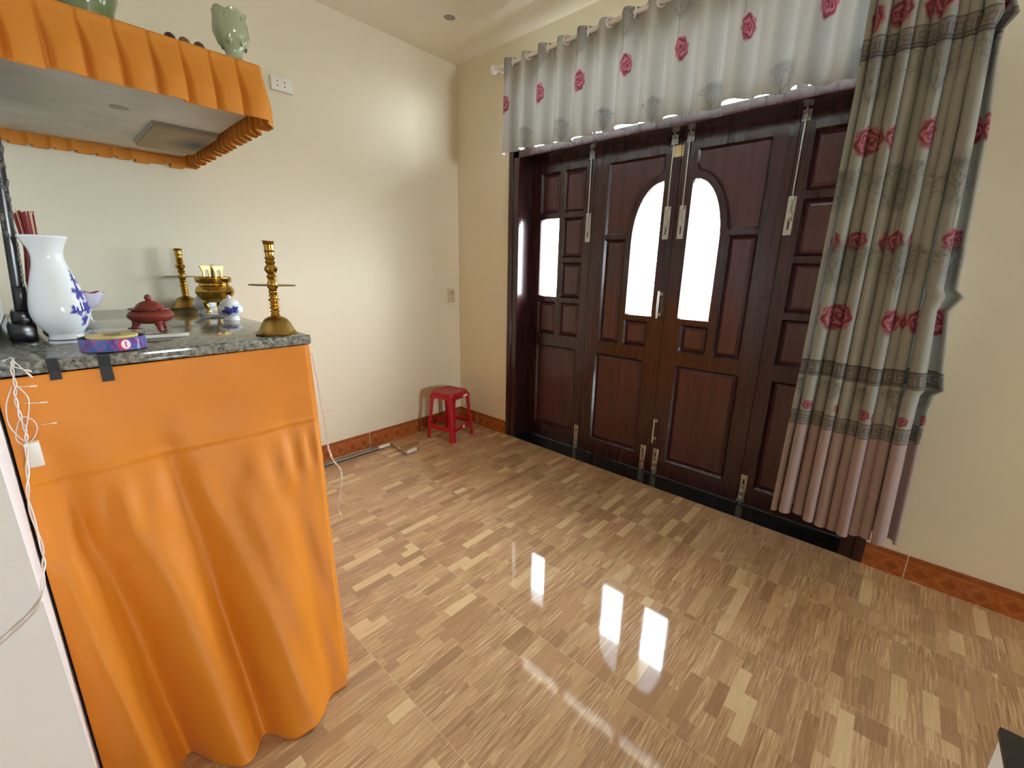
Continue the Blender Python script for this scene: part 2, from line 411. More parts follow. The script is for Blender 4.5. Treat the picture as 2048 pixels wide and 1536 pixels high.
def leaf(name, x0, x1, opens, glass):
    body = MB().prism(rect(x0, x1, .006, 2.212), opens+[glass], FY, FY+.042)
    for q in opens: ring(body, q, .012, FY-.003, FY+.013)
    inn = ring(body, glass, .006, FY-.004, FY+.012)
    o = struct(name, body, M_WOOD)
    o.data.materials.append(M_WOOD)
    for q in opens:
        pn = MB(); i1 = ring(pn, q, .0, FY+.02, FY+.02)
        pn.prism(q, [], FY+.020, FY+.026)
        if q is not up2 and len(q) == 4:
            xs = [p[0] for p in q]; zs = [p[1] for p in q]; a, b, c, d = min(xs)+.012, max(xs)-.012, min(zs)+.012, max(zs)-.012
            e = .022; y0, y1 = FY+.0195, FY+.008
            pn.add([(a, y0, c), (b, y0, c), (b, y0, d), (a, y0, d), (a+e, y1, c+e), (b-e, y1, c+e), (b-e, y1, d-e), (a+e, y1, d-e)],
                   [(0, 1, 5, 4), (1, 2, 6, 5), (2, 3, 7, 6), (3, 0, 4, 7), (4, 5, 6, 7)])
        else: pn.prism([(p[0], p[1]) for p in q], [], FY+.016, FY+.021)
        pn.build('panel', M_PANEL, o)
    MB().prism(glass, [], FY+.016, FY+.020).build('pane', M_GLASS, o)
    MB().box((x1-.012, FY+.0425, .006), (x1+.014, FY+.052, 2.212)).build('cover_strip', M_WOOD, o)
    return o
d1 = leaf('door_1', .680, 1.2365, L1_open, L1_glass)
d2 = leaf('door_2', 1.2395, 1.8365, L2_open, archpoly())
d3 = leaf('door_3', SYM-1.8365, SYM-1.2395, [mir(q) for q in L2_open], mir(archpoly()))
d4 = leaf('door_4', SYM-1.2365, SYM-.680, [mir(q) for q in L1_open], mir(L1_glass))

def bolt(parent, xc, top=True):
    y = FY-.0005
    if top:
        z0, z1 = 1.608, 1.802
        pl = MB().bbox((xc-.02, y-.003, z0), (xc+.02, y, z1), .001, 1)
        for z in (z0+.012, z0+.085, z1-.02):
            for s in (-1, 1): pl.sphere((xc+s*.0145, y-.0032, z), .003, 8, 5, (1, .5, 1))
        p = pl.build('bolt_plate', M_STEEL, parent)
        MB().bbox((xc-.004, y-.0042, z0+.028), (xc+.004, y-.0028, z0+.072), .0005, 1).build('bolt_slot', M_BLACK, p)
        MB().tube([(xc, y-.010, z0+.075), (xc, y-.010, 2.222)], .0042, 8).tube([(xc, y-.010, z0+.078), (xc, y-.016, z0+.078), (xc+.016, y-.018, z0+.079)], .0034, 8).build('bolt_rod', M_STEEL, parent)
        for z in (z0+.10, z1-.012): MB().bbox((xc-.012, y-.015, z-.012), (xc+.012, y-.002, z+.012), .003, 2).build('rod_guide', M_STEEL, p)
        k = MB().bbox((xc-.02, y-.003, 2.152), (xc+.02, y, 2.205), .001, 1)
        for z in (2.160, 2.178, 2.197):
            for s in (-1, 1): k.sphere((xc+s*.0145, y-.0032, z), .003, 8, 5, (1, .5, 1))
        k.bbox((xc-.009, y-.015, 2.165), (xc+.009, y-.002, 2.192), .003, 2).build('bolt_keeper', M_STEEL, parent)
    else:
        z0, z1 = .014, .200
        pl = MB().bbox((xc-.0185, y-.003, z0), (xc+.0185, y, z1), .001, 1)
        for z in (z0+.012, z0+.09, z1-.012):
            for s in (-1, 1): pl.sphere((xc+s*.0135, y-.0032, z), .0028, 8, 5, (1, .5, 1))
        p = pl.build('bolt_plate', M_STEEL, parent)
        MB().bbox((xc-.004, y-.0042, z0+.095), (xc+.004, y-.0028, z1-.03), .0005, 1).build('bolt_slot', M_BLACK, p)
        MB().tube([(xc, y-.010, .004), (xc, y-.010, z0+.13)], .0042, 8).tube([(xc, y-.010, z0+.125), (xc+.012, y-.017, z0+.126)], .0034, 8).build('bolt_rod', M_STEEL, parent)
        for z in (z0+.03, z0+.075): MB().bbox((xc-.012, y-.015, z-.014), (xc+.012, y-.002, z+.014), .003, 2).build('rod_guide', M_STEEL, p)
for par, xc in ((d1, 1.210), (d2, 1.789), (d3, 1.884), (d4, 2.460)): bolt(par, xc, True); bolt(par, xc, False)
def handle(parent, xc, za, zb):
    y = FY
    MB().tube([(xc, y-.042, za), (xc, y-.042, zb)], .0065, 10).build('door_handle', M_STEEL, parent)
    for z in (za+.022, zb-.022):
        MB().tube([(xc, y-.042, z), (xc, y-.001, z)], .0055, 8).tube([(xc, y-.004, z), (xc, y, z)], .011, 12).build('handle_post', M_STEEL, parent)
handle(d2, 1.805, 1.113, 1.288)
handle(d3, 1.866, .252, .426)
st = MB().bbox((1.789, FY-.0022, 2.081), (1.8365, FY-.0004, 2.145), .0005, 1).bbox((1.8395, FY-.0022, 2.081), (1.851, FY-.0004, 2.143), .0005, 1).build('paper_sticker', M_PAPER)
tag(st, 'cream paper sticker torn across the seam at the top of the middle doors', 'sticker')

# ------------------------------------------------------------------ outdoors
M_OUTG = plain('concrete_ground', lin((170, 168, 160)), .8, var=.1, scale=3)
M_OUTW = plain('pale_render', lin((226, 226, 220)), .8, var=.04, scale=2)
M_GATE = plain('blue_grey_gate', lin((70, 96, 128)), .5, var=.1)
M_MAROON = plain('maroon_panel', lin((110, 60, 74)), .6, var=.1)
struct('trim_3', MB().box((-12, .30, -.5), (16, 22, -.14)), M_OUTG)
struct('trim_4', MB().box((-1.5, .26, 2.88), (5.5, 1.37, 3.0)), plain('grey_porch_soffit', lin((134, 140, 150)), .8, var=.05, scale=2))      # porch roof
hb = empty('neighbour_house', (-9.0, 9.0, -.14), 0, 'pale house across the street seen through the left pane', 'house')
MB().box((-3, 0, 0), (6, .3, 1.35)).box((-3, 0, 2.45), (6, .3, 3.6)).box((-3, 0, 1.35), (.4, .3, 2.45)).box((2.1, 0, 1.35), (6, .3, 2.45)).build('facade', M_OUTW, hb)
MB().box((.4, .2, 0.15), (2.1, .26, 1.45)).build('gate', M_GATE, hb)
ga = [(.4, 1.45), (2.1, 1.45)]+[(1.25+.85*cos(t*pi/12), 1.95+.4*sin(t*pi/12)) for t in range(0, 13)]
MB().prism(ga, [], .22, .28).build('doorway', M_MAROON, hb)

# ------------------------------------------------------------------ printed fabrics
rng = np.random.default_rng(4)
def L3(c): return np.array(lin(c))
class Canvas:
    def __init__(s, U, V, base):
        s.U, s.V = np.array(U), np.array(V); s.c = np.ones((len(s.V), len(s.U), 3))*L3(base)
    def win(s, u0, u1, v0, v1):
        i0, i1 = np.searchsorted(s.U, (u0, u1)); j0, j1 = np.searchsorted(s.V, (v0, v1))
        if i1 <= i0 or j1 <= j0: return None
        uu, vv = np.meshgrid(s.U[i0:i1], s.V[j0:j1]); return (slice(j0, j1), slice(i0, i1)), uu, vv
    def blend(s, sl, a, col):
        a = np.clip(a, 0, 1)[..., None]; s.c[sl] = s.c[sl]*(1-a)+np.asarray(col)*a
    def ell(s, u, v, ru, rv, col, a=1.0, soft=.15, wob=0, ph=0):
        w_ = s.win(u-ru*1.4, u+ru*1.4, v-rv*1.4, v+rv*1.4)
        if w_ is None: return
        sl, uu, vv = w_; r = np.hypot((uu-u)/ru, (vv-v)/rv); th = np.arctan2(vv-v, uu-u)
        r = r/(1+wob*np.sin(7*th+ph)); s.blend(sl, a*np.clip((1-r)/soft, 0, 1), col)
    def seg(s, u0, v0, u1, v1, wd, col, a=1.0):
        m = wd*1.5+.003
        w_ = s.win(min(u0, u1)-m, max(u0, u1)+m, min(v0, v1)-m, max(v0, v1)+m)
        if w_ is None: return
        sl, uu, vv = w_; d = np.array((u1-u0, v1-v0)); L = max(d@d, 1e-12)
        t = np.clip(((uu-u0)*d[0]+(vv-v0)*d[1])/L, 0, 1)
        dist = np.hypot(uu-u0-t*d[0], vv-v0-t*d[1]); s.blend(sl, a*np.clip(1.2-dist/wd, 0, 1), col)
    def rose(s, u, v, ru, rv):
        deep, mid, pale = L3((104, 28, 50)), L3((144, 62, 82)), L3((186, 126, 138))
        s.ell(u, v, ru, rv, mid, .95, .12, .07, u*9)
        w_ = s.win(u-ru*1.2, u+ru*1.2, v-rv*1.2, v+rv*1.2)
        if w_ is not None:
            sl, uu, vv = w_; r = np.hypot((uu-u)/ru, (vv-v)/rv); th = np.arctan2(vv-v, uu-u)+u*7
            q = np.sin(15*r+1.6*np.sin(2*th+5*r)+1.1*np.sin(5*th)); inside = np.clip((.98-r)/.12, 0, 1)
            s.blend(sl, inside*np.clip((q-.25)*1.6, 0, .75), pale); s.blend(sl, inside*np.clip((-q-.35)*1.8, 0, .8), deep)
        s.ell(u, v+rv*.03, ru*.16, rv*.18, deep, .9, .4)
        s.ell(u-ru*.15, v-rv*.85, ru*.45, rv*.28, deep, .55, .5)
    def branch(s, u, v, a, L, wd, n, col):
        u1, v1 = u+L*cos(a), v+L*sin(a); s.seg(u, v, u1, v1, wd, col, .75 if n > 2 else .35)
        if n:
            for da in (-.5+rng.normal()*.12, .06, .48+rng.normal()*.12):
                s.branch(u1, v1, a+da, L*(.66+rng.random()*.12), max(wd*.7, .0013), n-1, col)
    def tree(s, u, v, h, wdt, depth=4, dense=.55):
        g, dk = L3((112, 114, 114)), L3((82, 82, 86))
        w_ = s.win(u-wdt, u+wdt, v+h*.25, v+h*1.05)
        if w_ is not None:
            sl, uu, vv = w_; r = np.hypot((uu-u)/wdt, (vv-v-h*.66)/(h*.38)); nz = rng.random(uu.shape)
            s.blend(sl, dense*np.clip((1-r)*3, 0, 1)*(.35+.65*nz), g)
        s.branch(u, v, pi/2, h*.34, .0026, depth, dk)
    def key(s, v0, v1):    # Greek key band
        sl = (slice(*np.searchsorted(s.V, (v0, v1))), slice(None)); uu, vv = np.meshgrid(s.U, s.V[sl[0]])
        h = v1-v0; t = (vv-v0)/h; s.blend(sl, np.full(uu.shape, .72), L3((116, 112, 112)))
        edge = (t < .07) | (t > .93) | ((t > .14) & (t < .19)) | ((t > .81) & (t < .86))
        s.blend(sl, edge*.8, L3((58, 56, 60)))
        p = (uu/(h*.72)) % 1
        k = ((p < .14) | ((p > .3) & (p < .86) & (t > .66) & (t < .74)) | ((p > .3) & (p < .42) & (t > .4) & (t < .74)) | ((p > .3) & (p < .7) & (t > .38) & (t < .46)) | ((p > .74) & (p < .86) & (t < .74)) | (t < .28)) & (t > .2) & (t < .8)
        s.blend(sl, k*.6, L3((64, 62, 66)))
def grid_mesh(name, P, C, mat, parent=None):   # P (nv,nu,3), C (nv,nu,3)
    nv, nu = P.shape[:2]; me = bpy.data.meshes.new(name)
    idx = np.arange(nv*nu).reshape(nv, nu)
    q = np.stack([idx[:-1, :-1], idx[:-1, 1:], idx[1:, 1:], idx[1:, :-1]], -1).reshape(-1, 4)
    me.vertices.add(nv*nu); me.vertices.foreach_set('co', P.reshape(-1).astype(np.float32))
    me.loops.add(q.size); me.loops.foreach_set('vertex_index', q.reshape(-1).astype(np.int32))
    me.polygons.add(len(q)); me.polygons.foreach_set('loop_start', np.arange(0, q.size, 4, dtype=np.int32))
    me.update(calc_edges=True); me.polygons.foreach_set('use_smooth', np.ones(len(q), bool))
    if C is not None:
        at = me.color_attributes.new('print', 'FLOAT_COLOR', 'POINT')
        at.data.foreach_set('color', np.concatenate([C.reshape(-1, 3), np.ones((nv*nu, 1))], 1).reshape(-1).astype(np.float32))
    me.materials.append(mat); me.validate(); o = bpy.data.objects.new(name, me); COL.objects.link(o)
    if parent: o.parent = parent
    return o

# --- valance
ROD_Y, ROD_Z = -.150, 2.748
ARC = 1.55
nx, nz = 1400, 150
xs = np.linspace(.648, 3.02, nx); zs = np.linspace(2.215, 2.775, nz)
ph = 2*pi*(xs-.714)/.1475
fy = .040*np.cos(ph)+.008*np.sin(ph*.5+1)
dxy = np.hypot(np.diff(xs), np.diff(fy)); arc = np.concatenate([[0], np.cumsum(dxy)])
cv = Canvas(arc, zs, (178, 177, 170))
uu, vv = np.meshgrid(arc, zs)
stripe = .5+.5*np.sin(arc*420)*np.sin(arc*61)+.25*np.sin(arc*1300)
cv.c *= (1-.10*stripe[None, :, None]); cv.c[:, :, 2] *= 1.01
def a_of(x): return float(np.interp(x, xs, arc))
for k in range(9):
    xr = .714+.303*k
    if xr > 3.1: break
    a0 = a_of(xr); cv.tree(a0-.030, 2.555, .23, .085, 4, .7); cv.rose(a0, 2.508, .043, .055)
    a1 = a_of(xr+.155); cv.tree(a1+.02, 2.160, .185, .060, 4, .5)
top = (zs > 2.745)
P = np.zeros((nz, nx, 3)); T = ((zs-2.215)/(2.775-2.215))[:, None]
wav = 1.0-.25*T
P[:, :, 0] = xs[None]+.004*np.sin(ph*2+3*T)*(1-T); P[:, :, 1] = ROD_Y-fy[None]*wav; P[:, :, 2] = zs[:, None]+(-.013-.005*np.cos(ph)+.006*np.sin(xs*9)+.005*np.sin(xs*23+1))[None]*(1-T)
val = empty('curtain_valance', (1.9, ROD_Y, ROD_Z), 0, 'short wavy grey valance printed with red roses hanging above the dark doors', 'curtain')
def under(o, p):   # parent keeping world coordinates (meshes are built in world space)
    o.parent = p; o.matrix_parent_inverse = Matrix.Translation(Vector(p.location)).inverted() if p.rotation_euler[:] == (0, 0, 0) else p.matrix_basis.inverted(); return o
vf = grid_mesh('fabric', P, cv.c, M_VALANCE); under(vf, val)
k = 0; xg = .714+.1475/4
while xg < 2.66:
    a = Vector((1, (1 if k % 2 else -1)*1.1, 0)).normalized()
    pts = []
    for j in range(25):
        t = 2*pi*j/24; e1 = Vector((0, 0, 1)); e2 = a
        pts.append(Vector((xg, ROD_Y, ROD_Z))+e1*cos(t)*.022+e2*sin(t)*.022)
    g = MB().tube(pts, .006, 8, cap=False).build('grommet', M_GROMMET, vf)
    xg += .1475/2 if False else .1475; k += 1
rod = empty('curtain_rod', (1.9, ROD_Y, ROD_Z), 0, 'white curtain rod with a round finial above the folding doors', 'curtain rod')
under(MB().tube([(.60, ROD_Y, ROD_Z), (3.35, ROD_Y, ROD_Z)], .0125, 16).build('pole', M_ROD), rod)
fm_ = Matrix.Translation((.60, ROD_Y, ROD_Z)) @ Matrix.Rotation(radians(90), 4, 'Y')
under(MB().lathe([(.0, -.05), (.012, -.048), (.026, -.036), (.03, -.022), (.024, -.008), (.014, -.002), (.013, .006)], 24, mat=fm_).build('finial', M_ROD), rod)
for xb in (.618, 3.30):
    under(MB().tube([(xb, -.001, ROD_Z+.0), (xb, ROD_Y+.005, ROD_Z-.018)], .006, 8).tube([(xb, -.012, ROD_Z), (xb, -.0, ROD_Z)], .022, 16)
          .tube([Vector((xb, ROD_Y, ROD_Z))+Vector((0, cos(t)*.017, sin(t)*.017)) for t in [pi+j*pi/8 for j in range(9)]], .004, 6).build('bracket', M_ROD), rod)
rod2 = empty('curtain_rod', (3.0, -.262, ROD_Z), 0, 'second white rod carrying the long curtain, in front of the valance end', 'curtain rod')
under(MB().tube([(2.62, -.262, ROD_Z), (3.36, -.262, ROD_Z)], .0125, 16).build('pole', M_ROD), rod2)
under(MB().tube([(3.335, -.001, ROD_Z-.03), (3.335, -.247, ROD_Z-.03), (3.335, -.262, ROD_Z-.013)], .006, 8).build('bracket', M_ROD), rod2)
under(MB().tube([(2.64, -.001, ROD_Z+.03), (2.64, -.257, ROD_Z+.03), (2.64, -.262, ROD_Z+.013)], .006, 8).build('bracket', M_ROD), rod2)

# --- long curtain bunched at the right
nu, nv = 620, 640
tt = np.linspace(0, 1, nu)
folds = [(0, .0), (.075, .085), (.125, .145), (.185, .235), (.25, .30), (.32, .385), (.39, .46), (.45, .525), (.515, .59), (.58, .655), (.65, .73), (.72, .80), (.80, .835), (.865, .90), (1.0, 1.0)]
phs = np.interp(tt, [i/13.2 for i in range(14)]+[1.0], list(np.arange(14)*2*pi*.75)+[2*pi*10.2])
xprof = np.interp(tt, [0, .12, .3, .5, .7, .85, .93, 1], [0, .145, .33, .53, .70, .82, .91, 1.0])
fyc = .060*np.cos(phs)*np.where(tt > .93, .35, 1)*(1+.25*np.sin(tt*23))
fxc = .016*np.sin(2*phs)*np.where(tt > .93, .3, 1)
u_arc = np.concatenate([[0], np.cumsum(np.hypot(np.diff(xprof*.43+fxc), np.diff(fyc)))])
zc = np.linspace(.285, 2.775, nv)
cc = Canvas(u_arc, zc, (158, 162, 156)); UA = u_arc[-1]
cc.c *= (1-.05*(np.sin(u_arc*700)*.5+.5))[None, :, None]
for (zr, rv, ru, hh, sh) in ((2.315, .05, .045, .30, 0), (1.905, .052, .048, .32, .06), (1.535, .046, .042, .27, .0), (1.235, .056, .052, .30, .07)):
    u = .06+sh
    while u < UA:
        cc.tree(u-.02, zr+.035, hh*.88, .095, 5, .8); cc.rose(u, zr, ru, rv)
        if int(u*100) % 2: cc.rose(u+.085, zr+.004, ru*.8, rv*.85)
        u += .245
cc.key(2.190, 2.258); cc.key(.975, 1.045); cc.key(.748, .812)
u = .03
while u < UA:
    cc.tree(u, .84, .13, .05, 4, .6); cc.rose(u+.05, .848, .024, .026); cc.rose(u+.10, .842, .022, .022); u += .215
sl = (slice(0, int(np.searchsorted(zc, .746))), slice(None)); cc.blend(sl, np.full((sl[0].stop, nu), 1.0), L3((168, 148, 148)))
Zr = [.27, .60, .765, .90, .955, .975, 1.05, 1.28, 1.335, 1.36, 1.5, 1.9, 2.10, 2.20, 2.24, 2.30, 2.5, 2.78]
Xr = [3.165, 3.155, 3.147, 3.147, 3.150, 3.172, 3.158, 3.128, 3.158, 3.135, 3.126, 3.100, 3.078, 3.070, 3.098, 3.078, 3.058, 3.05]
xr = np.interp(zc, Zr, Xr); xl = np.interp(zc, [.27, 1.0, 2.1, 2.78], [2.698, 2.706, 2.706, 2.69])
P = np.zeros((nv, nu, 3)); T = np.linspace(0, 1, nv)[:, None]
base_xr = np.interp(zc, [.27, 2.78], [3.155, 3.05])
edge = np.clip((tt-.86)/.14, 0, 1)[None]
P[:, :, 0] = xl[:, None]+(base_xr-xl)[:, None]*xprof[None]+fxc[None]+edge*(xr-base_xr)[:, None]
wob = 1+.18*np.sin(tt*31)[None]*np.sin(zc*2.1+1)[:, None]+.10*(1-T)
P[:, :, 1] = -.270-fyc[None]*wob+.006*np.sin(zc*3+2)[:, None]
fl = np.clip((tt-.90)/.1, 0, 1)[None]; P[:, :, 1] -= fl*.01*np.sin(zc*7)[:, None]
P[:, :, 2] = zc[:, None]+(.012*np.sin(tt*9)-.03*np.exp(-((tt-.86)/.035)**2))[None]*(1-T)**3-.0*tt[None]
ct = empty('curtain', (2.93, -.262, ROD_Z), 0, 'long grey printed curtain bunched at the right end of the doors', 'curtain')
cf = grid_mesh('fabric', P, cc.c, M_CURTAIN); under(cf, ct)
for j in range(6):
    xg = 2.73+j*.058
    MB().tube([Vector((xg, -.262, ROD_Z))+Vector((.6*(-1)**j*sin(t), .8*sin(t), 0))*.021+Vector((0, 0, cos(t)*.021)) for t in [2*pi*q/24 for q in range(25)]], .0045, 6, cap=False).build('grommet', M_GROMMET, cf)

# ------------------------------------------------------------------ altar table, slab, cloth
al = empty('altar_table', (.73, -2.33, 0), 0, 'altar table with a speckled grey granite top and orange cloth around it', 'altar')
under(MB().bbox((.002, -2.698, ZA-.032), (1.475, -1.960, ZA), .005, 3).build('stone_top', M_GRANITE), al)
bod = MB()
for a in ((.03, -2.02), (1.36, -2.02), (.03, -2.66), (1.36, -2.66)): bod.box((a[0], a[1], 0), (a[0]+.05, a[1]+.05, ZA-.032))
bod.box((.03, -2.66, ZA-.10), (1.41, -1.975, ZA-.033)).box((.04, -2.66, .10), (1.40, -1.98, .13))
under(bod.build('frame', M_WOOD), al)
# cloth: a sheet that runs along the right end and across the front, flaring at the floor
ny, nzc = 260, 200
Zs = np.linspace(.004, ZA-.034, nzc)
zk = [0, .07, .18, .36, .50, .64, .86, .97, 1.14]
xk = [1.790, 1.762, 1.716, 1.649, 1.585, 1.535, 1.478, 1.468, 1.464]
yk = [-2.088, -2.076, -2.061, -2.035, -2.008, -1.987, -1.966, -1.964, -1.966]
Pc = np.zeros((nzc, ny+70, 3))
for j, z in enumerate(Zs):
    xc = np.interp(z, zk, xk); yc = np.interp(z, zk, yk); f = max(0, 1-z/1.02)
    s = np.linspace(0, 1, ny)               # from the corner to the partition
    yy = yc+(-2.694-yc)*s
    lo = min(1, max(0, (.90-z)/.25)); lo = lo*lo*(3-2*lo)
    # broad folds that lean and widen towards the floor
    def ridge(c, wd, amp): return amp*np.exp(-((s-c)/wd)**2)
    q = f
    bulge = ridge(.30+.02*(1-q), .15+.05*q, .10*q**1.2)+ridge(.56+.26*(1-q), .085, .060*q**.8)+ridge(.84+.18*(1-q), .07, .06*q)
    dip = ridge(.44+.20*(1-q), .05, -.060*q)+ridge(.72+.24*(1-q), .055, -.065*q)+ridge(.12+.05*(1-q), .05, -.022*q)
    fine = lo*(.0035*np.sin(s*31-z*13)+.002*np.sin(s*57-z*22+1))*(.4+.6*q)+.0022*np.sin(s*17-z*19)*np.sin(z*9+s*5)
    puck = lo*.010*np.exp(-((z-.80)/.10)**2)*np.sin(s*55+4*np.sin(s*7))
    seam = .006*np.exp(-((z-.868-.02*s)/.008)**2)+.014*(z < .868+.02*1)*lo
    endx = np.interp(z, [0, .5, 1.14], [1.70, 1.60, 1.476])
    bx = xc+(endx-xc)*np.clip(s, 0, 1)**1.5
    bx = bx*(1-0)+(bulge+dip+fine+puck)+seam*.6+.004
    k = np.clip(s/.03, 0, 1); bx = xc+(bx-xc)*(k*k*(3-2*k))
    Pc[j, 70:, 0] = bx; Pc[j, 70:, 1] = yy; Pc[j, 70:, 2] = z+.010*np.sin(s*6+1)*(1-z)**8*(s > .2)+.0
    s2 = np.linspace(0, 1, 71)[:-1]
    Pc[j, :70, 0] = .03+(xc-.03)*s2; Pc[j, :70, 1] = -1.957+(yc+1.957)*s2**6+.010*f*np.sin(s2*40); Pc[j, :70, 2] = z
Pc[:, :, 2] = np.maximum(Pc[:, :, 2], .003)
clo = grid_mesh('altar_cloth', Pc, None, M_ORANGE)
md = clo.modifiers.new('t', 'SOLIDIFY'); md.thickness = .0012; md.offset = 0
tag(clo, 'plain orange satin cloth draped from the granite altar top to the floor', 'cloth')

# black tape strips on the slab edge
def strip(y0, y1, z1, lab):
    m = MB(); x = 1.4766
    pts = [(1.462, ZA+.0012), (x, ZA+.0012), (x+.001, ZA-.004), (x+.0005, ZA-.03), (x+.004, ZA-.05), (x+.007, z1)]
    for (xa, za_), (xb, zb) in zip(pts, pts[1:]):
        m.add([(xa, y0, za_), (xa, y1, za_), (xb, y1-.001, zb), (xb, y0-.001, zb)], [(0, 1, 2, 3)])
    o = m.build('tape_strip', M_TAPE); md = o.modifiers.new('t', 'SOLIDIFY'); md.thickness = .001
    tag(o, lab, 'tape')
strip(-2.604, -2.583, 1.122, 'short black tape strip over the altar edge, below the big vase')
strip(-2.512, -2.488, 1.102, 'longer black tape strip over the altar edge, under the ribbon spool')
strip(-2.694, -2.681, 1.128, 'black tape end at the far left of the altar edge')

# ------------------------------------------------------------------ things on the altar
def candlestick(loc, label):
    t = empty('candlestick', loc, 0, label, 'candlestick', 'brass candlesticks on the altar')
    MB().lathe([(.0, 0), (.073, 0), (.0745, .003), (.070, .006), (.062, .016), (.052, .036), (.040, .052), (.026, .060), (.012, .063)], 40).build('base', M_BRASS_DULL, t)
    z = .060; pr = [(.012, z)]
    beads = [(.013, .017, .012), (.013, .0165, .012), (.012, .018, .014), (.013, .0165, .010), (.012, .020, .018), (.012, .0165, .012), (.014, .0155, .014)]
    for a, b, h in beads:
        pr += [(a, z+h*.1), (b, z+h*.42), (b, z+h*.62), (a, z+h*.92)]; z += h
    pr += [(.013, z), (.018, .160), (.0185, .172), (.013, .186), (.018, .196), (.0125, .204), (.022, .216), (.023, .224), (.013, .236), (.0185, .244), (.0135, .25),
           (.018, .257), (.0145, .262), (.0155, .276), (.019, .279), (.0155, .283), (.0165, .300), (.0205, .303), (.0175, .306), (.022, .312), (.020, .312), (.015, .300)]
    MB().lathe(pr, 28).build('stem', M_BRASS, t)
    MB().lathe([(.0, .163), (.079, .166), (.081, .1685), (.079, .170), (.0, .1675)], 48).build('drip_pan', M_BRASS_DULL, t)
    return t
cs_ = candlestick((1.384, -2.038, ZA+.001), 'tall brass candlestick at the near right corner of the altar'); cs_.scale = (.9, .9, 1); cs_.rotation_euler = (radians(-1.2), 0, 0)
candlestick((.082, -2.035, ZA), 'brass candlestick far back by the wall, behind the incense burner')

def footed(r0, col): pass
bu = empty('incense_burner', (.60, -2.018, ZA+.0125), radians(20), 'round brass incense burner on three legs with upright handles', 'incense burner'); bu.scale = (.80, .80, 1)
MB().lathe([(.0, .048), (.045, .05), (.075, .064), (.094, .088), (.098, .10), (.090, .118), (.074, .128), (.072, .136), (.086, .141), (.090, .146), (.090, .163), (.084, .166), (.080, .160), (.074, .140), (.0, .135)], 48).build('bowl', M_BRASS, bu)
for k_ in range(3):
    a = k_*2*pi/3+.3; c, s_ = cos(a), sin(a)
    MB().tube(spl([(c*.050, s_*.050, .072), (c*.058, s_*.058, .045), (c*.050, s_*.050, .024), (c*.052, s_*.052, .010), (c*.060, s_*.060, .0)]), .01, 10, [.015]*6+[.013]*6+[.010]*6+[.012]*6+[.013]).build('leg', M_BRASS, bu)
for s_ in (-1, 1):
    h_ = MB(); x = s_*.052
    pts = [(-.022, .15), (-.020, .185), (-.034, .214), (.034, .214), (.020, .185), (.022, .15), (.012, .15), (.011, .198), (-.011, .198), (-.012, .15)]
    h_.prism(pts, [], x-.004, x+.004, 'x').build('handle', M_BRASS_DULL, bu)
for k_ in range(11):
    a = random.uniform(0, 2*pi); r = random.uniform(0, .018); dx, dy = random.uniform(-.01, .01), random.uniform(-.01, .01); h = random.uniform(.20, .238)
    stk = MB().tube([(r*cos(a), r*sin(a), .134), (r*cos(a)+dx, r*sin(a)+dy, h)], .0012, 5).build('incense_stick', M_STICK)
    stk.matrix_world = bu.matrix_basis @ Matrix.Identity(4); stk.location = bu.location; stk.rotation_euler = bu.rotation_euler
    tag(stk, 'burnt thin incense stick standing in the brass burner', 'incense stick', 'burnt sticks in the brass burner')
sc_ = MB().lathe([(0, 0), (.04, 0), (.075, .004), (.082, .008), (.08, .009), (.04, .0045), (0, .004)], 40).build('saucer', M_PORC); sc_.location = (.60, -2.018, ZA+.0006); sc_.scale = (.8, .8, 1)
sc_.name = 'saucer'; tag(sc_, 'thin white saucer under the brass incense burner', 'saucer')

def painted_lathe(name, prof, seg, paint, parent=None, sub=6):
    prof = [(p.x, p.y) for p in spl([(a, b, 0) for a, b in prof], sub)]
    n = len(prof); th = np.linspace(0, 2*pi, seg+1); r = np.array([p[0] for p in prof]); z = np.array([p[1] for p in prof])
    P = np.zeros((n, seg+1, 3)); P[:, :, 0] = r[:, None]*np.cos(th); P[:, :, 1] = r[:, None]*np.sin(th); P[:, :, 2] = z[:, None]
    s = z; C = np.ones((n, seg+1, 3))*L3((224, 229, 230)); TH, ZZ = np.meshgrid(th, z)
    C = paint(C, TH, ZZ); return grid_mesh(name, P, C, M_PRINTGLAZE, parent)
BLUE = L3((34, 38, 140)); BLUE2 = L3((84, 96, 176))
def blob(C, TH, ZZ, th, z, rt_, rz, col, a=.95, n=5):
    d = (TH-th+pi) % (2*pi)-pi; ang = np.arctan2((ZZ-z)/rz, d/rt_)
    r = np.hypot(d/rt_, (ZZ-z)/rz)/(1+.28*np.sin(n*ang+z*90)+.12*np.sin(13*ang)); m = np.clip((1-r)/.15, 0, 1)*a; return C*(1-m[..., None])+col*m[..., None]
def vase_paint(C, TH, ZZ):
    F = radians(60)
    for th, z, a, b, c in ((F-.15, .145, .30, .022, BLUE), (F+.35, .138, .25, .016, BLUE2), (F+.0, .105, .42, .018, BLUE), (F-.45, .098, .30, .015, BLUE), (F+.5, .100, .25, .018, BLUE2),
                           (F-.2, .068, .16, .018, BLUE), (F+.35, .064, .16, .014, BLUE), (F-.05, .185, .16, .016, BLUE), (F+.15, .178, .14, .012, BLUE2), (F+.8, .12, .2, .03, BLUE2), (F+.1, .205, .10, .010, BLUE)):
        C = blob(C, TH, ZZ, th, z, a, b, c)
    m = ((ZZ > .010) & (ZZ < .0135))[..., None]; return np.where(m, L3((44, 52, 110)), C)
v = empty('porcelain_vase', (1.165, -2.549, ZA), 0, 'large white porcelain vase painted with blue flowers, at the left of the altar', 'vase'); v.scale = (.69, .69, 1)
